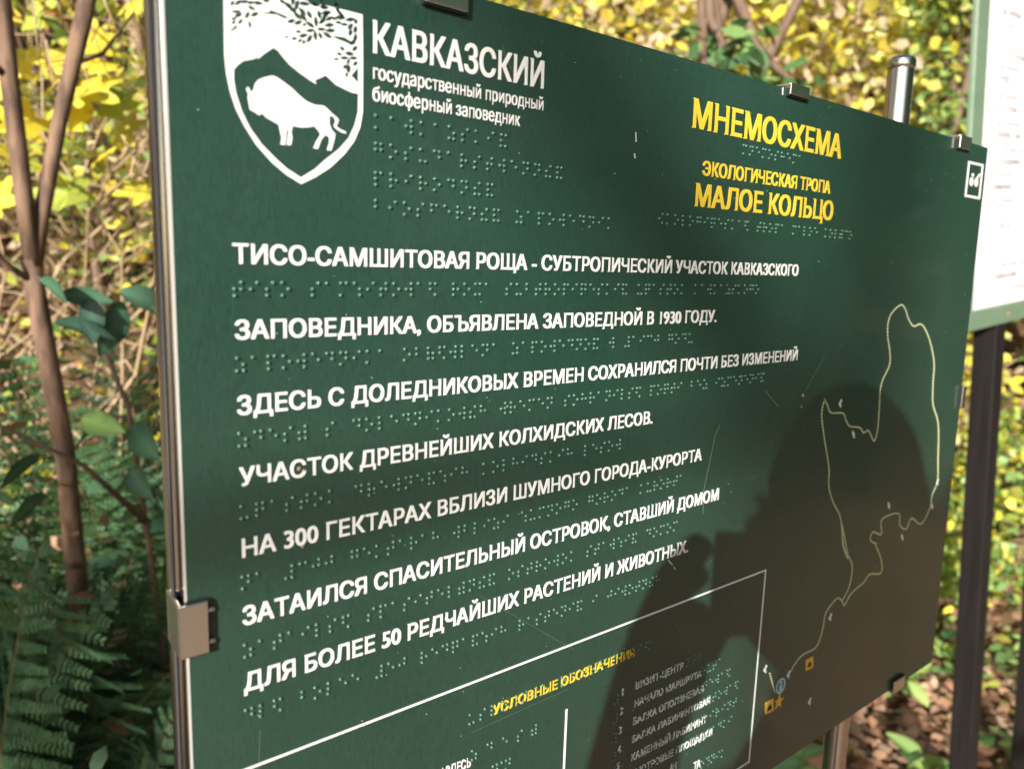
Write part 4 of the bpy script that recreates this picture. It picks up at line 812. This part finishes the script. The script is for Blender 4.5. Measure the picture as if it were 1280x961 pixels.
# ================================================================ the person holding the phone
F = Vector((.62, .78, 0)).normalized(); Q = Vector((F.y, -F.x, 0)); Z = Vector((0, 0, 1))
def W(r, f, z): return Q * r + F * f + Z * z
ph = empty('smartphone', W(.066, -.012, EYE - .026), 'black smartphone held sideways in both hands of the person', 'phone')
pm = Matrix((Q, F, Z)).transposed().to_4x4(); pm.translation = ph.location; ph.matrix_world = pm
box('phone_body', -.080, .080, -.0045, .0045, -.0375, .0375, M['phone'], ph, .003); box('screen', -.077, .077, -.0052, -.0046, -.035, .035, M['glass'], ph)
person = empty('person', W(-.02, -.42, 0), 'person in a brown jacket and jeans standing and photographing the board with a phone', 'person')
def skin(name, nodes, edges, material, root, sub=1, parent=person):
    keys = list(nodes); me = bpy.data.meshes.new(name)
    me.from_pydata([tuple(W(*nodes[k][:3]) - parent.location) for k in keys], [(keys.index(a), keys.index(b)) for a, b in edges], [])
    o = bpy.data.objects.new(name, me); C.objects.link(o); o.modifiers.new('s', 'SKIN'); sv = me.skin_vertices[0].data
    for i, k in enumerate(keys):
        rr = nodes[k][3]; rr = rr if isinstance(rr, tuple) else (rr, rr); sv[i].radius = rr; sv[i].use_root = (k == root)
    sb = o.modifiers.new('d', 'SUBSURF'); sb.levels = sub; sb.render_levels = sub
    bpy.context.view_layer.update()
    m2 = bpy.data.meshes.new_from_object(o.evaluated_get(bpy.context.evaluated_depsgraph_get())); bpy.data.objects.remove(o)
    m2.name = name; m2.polygons.foreach_set('use_smooth', [True] * len(m2.polygons))
    return link(name, m2, material, parent)
H0 = EYE                                     # heights below are measured from the lens
nd = {'pelvis': (-.02, -.44, H0 - .50, (.15, .11)), 'belly': (-.02, -.43, H0 - .36, (.14, .105)), 'chest': (-.02, -.42, H0 - .20, (.135, .10)), 'collar': (-.02, -.405, H0 - .075, (.085, .070)), 'neck': (-.015, -.375, H0 + .010, .050), 'jaw': (-.01, -.335, H0 + .085, (.050, .060)), 'head': (-.01, -.335, H0 + .145, (.062, .074)), 'crown': (-.01, -.345, H0 + .195, (.050, .062)), 'top': (-.01, -.35, H0 + .225, (.03, .04))}
nd['lpc'] = (-.026, -.014, H0 - .066, (.022, .011)); nd['lpd'] = (-.024, -.012, H0 - .034, (.018, .010))
eg = [('lpa', 'lpc'), ('lpc', 'lpd'), ('pelvis', 'belly'), ('belly', 'chest'), ('chest', 'collar'), ('collar', 'neck'), ('neck', 'jaw'), ('jaw', 'head'), ('head', 'crown'), ('crown', 'top')]
for s, n in ((-1, 'l'), (1, 'r')):
    hx = -.050 if s < 0 else .052; dz = 0 if s < 0 else .012
    nd.update({n + 'sh': (-.02 + s * .165, -.40, H0 - .125, .060), n + 'el': (-.02 + s * (.20 if s < 0 else .23), -.27, H0 - .34, .050), n + 'fa': (hx + s * (.050 if s < 0 else .110), -.13, H0 - .22, .040), n + 'wr': (hx + s * .016, -.055, H0 - .125, (.034, .026)), n + 'pa': (hx - (.014 if s < 0 else 0), -.022, H0 - .075 + dz, (.048 if s < 0 else .036, .017)),
               n + 'hip': (-.02 + s * .09, -.44, H0 - .60, .085), n + 'kn': (-.02 + s * .10, -.43, H0 - .97, .058), n + 'an': (-.02 + s * .10, -.46, H0 - 1.36, .040), n + 'ft': (-.02 + s * .12, -.32, H0 - 1.41, (.042, .032))})
    eg += [('collar', n + 'sh'), (n + 'sh', n + 'el'), (n + 'el', n + 'fa'), (n + 'fa', n + 'wr'), (n + 'wr', n + 'pa'), ('pelvis', n + 'hip'), (n + 'hip', n + 'kn'), (n + 'kn', n + 'an'), (n + 'an', n + 'ft')]
    # four fingers reach round behind the phone, the thumb stays on the screen side
    for k in range(4):
        zz = H0 - .095 + k * .020 + dz; L = (.82, .95, 1.0, .93)[k]; kn = -s * .004
        a = (hx + kn, -.004, zz + .004); b_ = (hx - s * .020 * L, .010, zz + .012); c_ = (hx - s * .040 * L, .008, zz + .016)
        if s < 0:
            zz -= .016
            if k == 3: a, b_, c_ = (-.044, -.006, H0 - .046), (-.030, .008, H0 - .022), (-.013, .006, H0 + .001)
            if k == 0: a, b_, c_ = (-.044, -.008, H0 - .086), (-.026, .006, H0 - .080), (-.010, .008, H0 - .074)
            if k == 2: a, b_, c_ = (-.048, -.004, H0 - .062), (-.034, .010, H0 - .040), (-.012, .008, H0 - .020)
        nd.update({f'{n}f{k}a': (*a, .0115), f'{n}f{k}b': (*b_, .0108), f'{n}f{k}c': (*c_, .0092)}); eg += [(n + 'pa', f'{n}f{k}a'), (f'{n}f{k}a', f'{n}f{k}b'), (f'{n}f{k}b', f'{n}f{k}c')]
    nd.update({n + 'ta': (hx - s * .018, -.034, H0 - .078, .011), n + 'tb': (hx - s * .036, -.029, H0 - .056, .0095), n + 'tc': (hx - s * .046, -.026, H0 - .038, .0085)}); eg += [(n + 'pa', n + 'ta'), (n + 'ta', n + 'tb'), (n + 'tb', n + 'tc')]
slimmed = {k: ((*q[:3], tuple(x * .66 for x in q[3]) if isinstance(q[3], tuple) else q[3] * .72) if k in ('pelvis', 'belly', 'chest', 'collar', 'lsh', 'rsh', 'lel', 'rel', 'lhip', 'rhip', 'lkn', 'rkn') else q) for k, q in nd.items()}
body = skin('body', slimmed, eg, M['skin'], 'pelvis', 2)
def sub(keys, grow, mapping=None):
    return {k: (*nd[k][:3], tuple(x + grow for x in nd[k][3]) if isinstance(nd[k][3], tuple) else nd[k][3] + grow) for k in keys}
jk = ['pelvis', 'belly', 'chest', 'collar', 'lsh', 'lel', 'lfa', 'rsh', 'rel', 'rfa']; j = sub(jk, .022); j['hem'] = (-.02, -.44, H0 - .60, (.172, .132)); j['stand'] = (-.016, -.385, H0 - .030, (.074, .070))
j['lcuff'] = (-.070, -.070, H0 - .145, .054); j['rcuff'] = (.075, -.075, H0 - .140, .048)
skin('jacket', j, [e for e in eg if e[0] in jk and e[1] in jk] + [('lfa', 'lcuff'), ('rfa', 'rcuff'), ('pelvis', 'hem'), ('collar', 'stand')], M['jacket'], 'pelvis', 2)
jk = ['pelvis', 'lhip', 'lkn', 'lan', 'rhip', 'rkn', 'ran']; j = sub(jk, .016)
skin('trousers', j, [e for e in eg if e[0] in jk and e[1] in jk], M['denim'], 'pelvis', 2)
for s in (-1, 1): skin('boot', {'a': (-.02 + s * .10, -.46, H0 - 1.34, .058), 'b': (-.02 + s * .105, -.44, H0 - 1.40, .054), 'c': (-.02 + s * .12, -.30, H0 - 1.41, (.052, .040))}, [('a', 'b'), ('b', 'c')], M['boot'], 'a', 2)
bm = bmesh.new(); bmesh.ops.create_uvsphere(bm, u_segments=28, v_segments=20, radius=1)
for q in bm.verts:
    z = q.co.z; low = max(0, -z) * (1 if q.co.y < .1 else 0); q.co = Vector((q.co.x * .078 * (1 + .05 * math.sin(9 * z)), (q.co.y * .092 - .010) * (1 if q.co.y < .2 or z > .15 else .72), z * (.108 + .035 * low)))
me = bpy.data.meshes.new('hair'); bm.to_mesh(me); bm.free(); me.polygons.foreach_set('use_smooth', [True] * len(me.polygons))
hm = Matrix((Q, F, Z)).transposed().to_4x4(); hm.translation = W(.004, -.348, H0 + .156) - person.location
hr = link('hair', me, M['hair'], person); hr.matrix_local = hm
v = []; f = []
def fw(r, ff, z): return W(r, ff, z) - person.location
tube('nose', [fw(-.01, -.262, H0 + 0.157), fw(-.01, -.246, H0 + 0.125), fw(-.01, -.255, H0 + 0.115)], [.007, .012, .009], M['skin'], body, 8)
tube('mouth', [fw(-.032, -.267, H0 + 0.087), fw(-.01, -.262, H0 + 0.086), fw(.012, -.267, H0 + 0.087)], [.002, .005, .002], M['dirt'], body, 6)
for s in (-1, 1):
    bm = bmesh.new(); bmesh.ops.create_uvsphere(bm, u_segments=10, v_segments=8, radius=.011); me = bpy.data.meshes.new('eye'); bm.to_mesh(me); bm.free(); o = link('eye', me, M['phone'], body); o.location = fw(-.01 + s * .031, -.266, H0 + 0.150)
    tube('ear', [fw(-.01 + s * .062, -.33, H0 + 0.157), fw(-.01 + s * .066, -.34, H0 + 0.142), fw(-.01 + s * .062, -.33, H0 + 0.117)], [.010, .013, .007], M['skin'], body, 8)
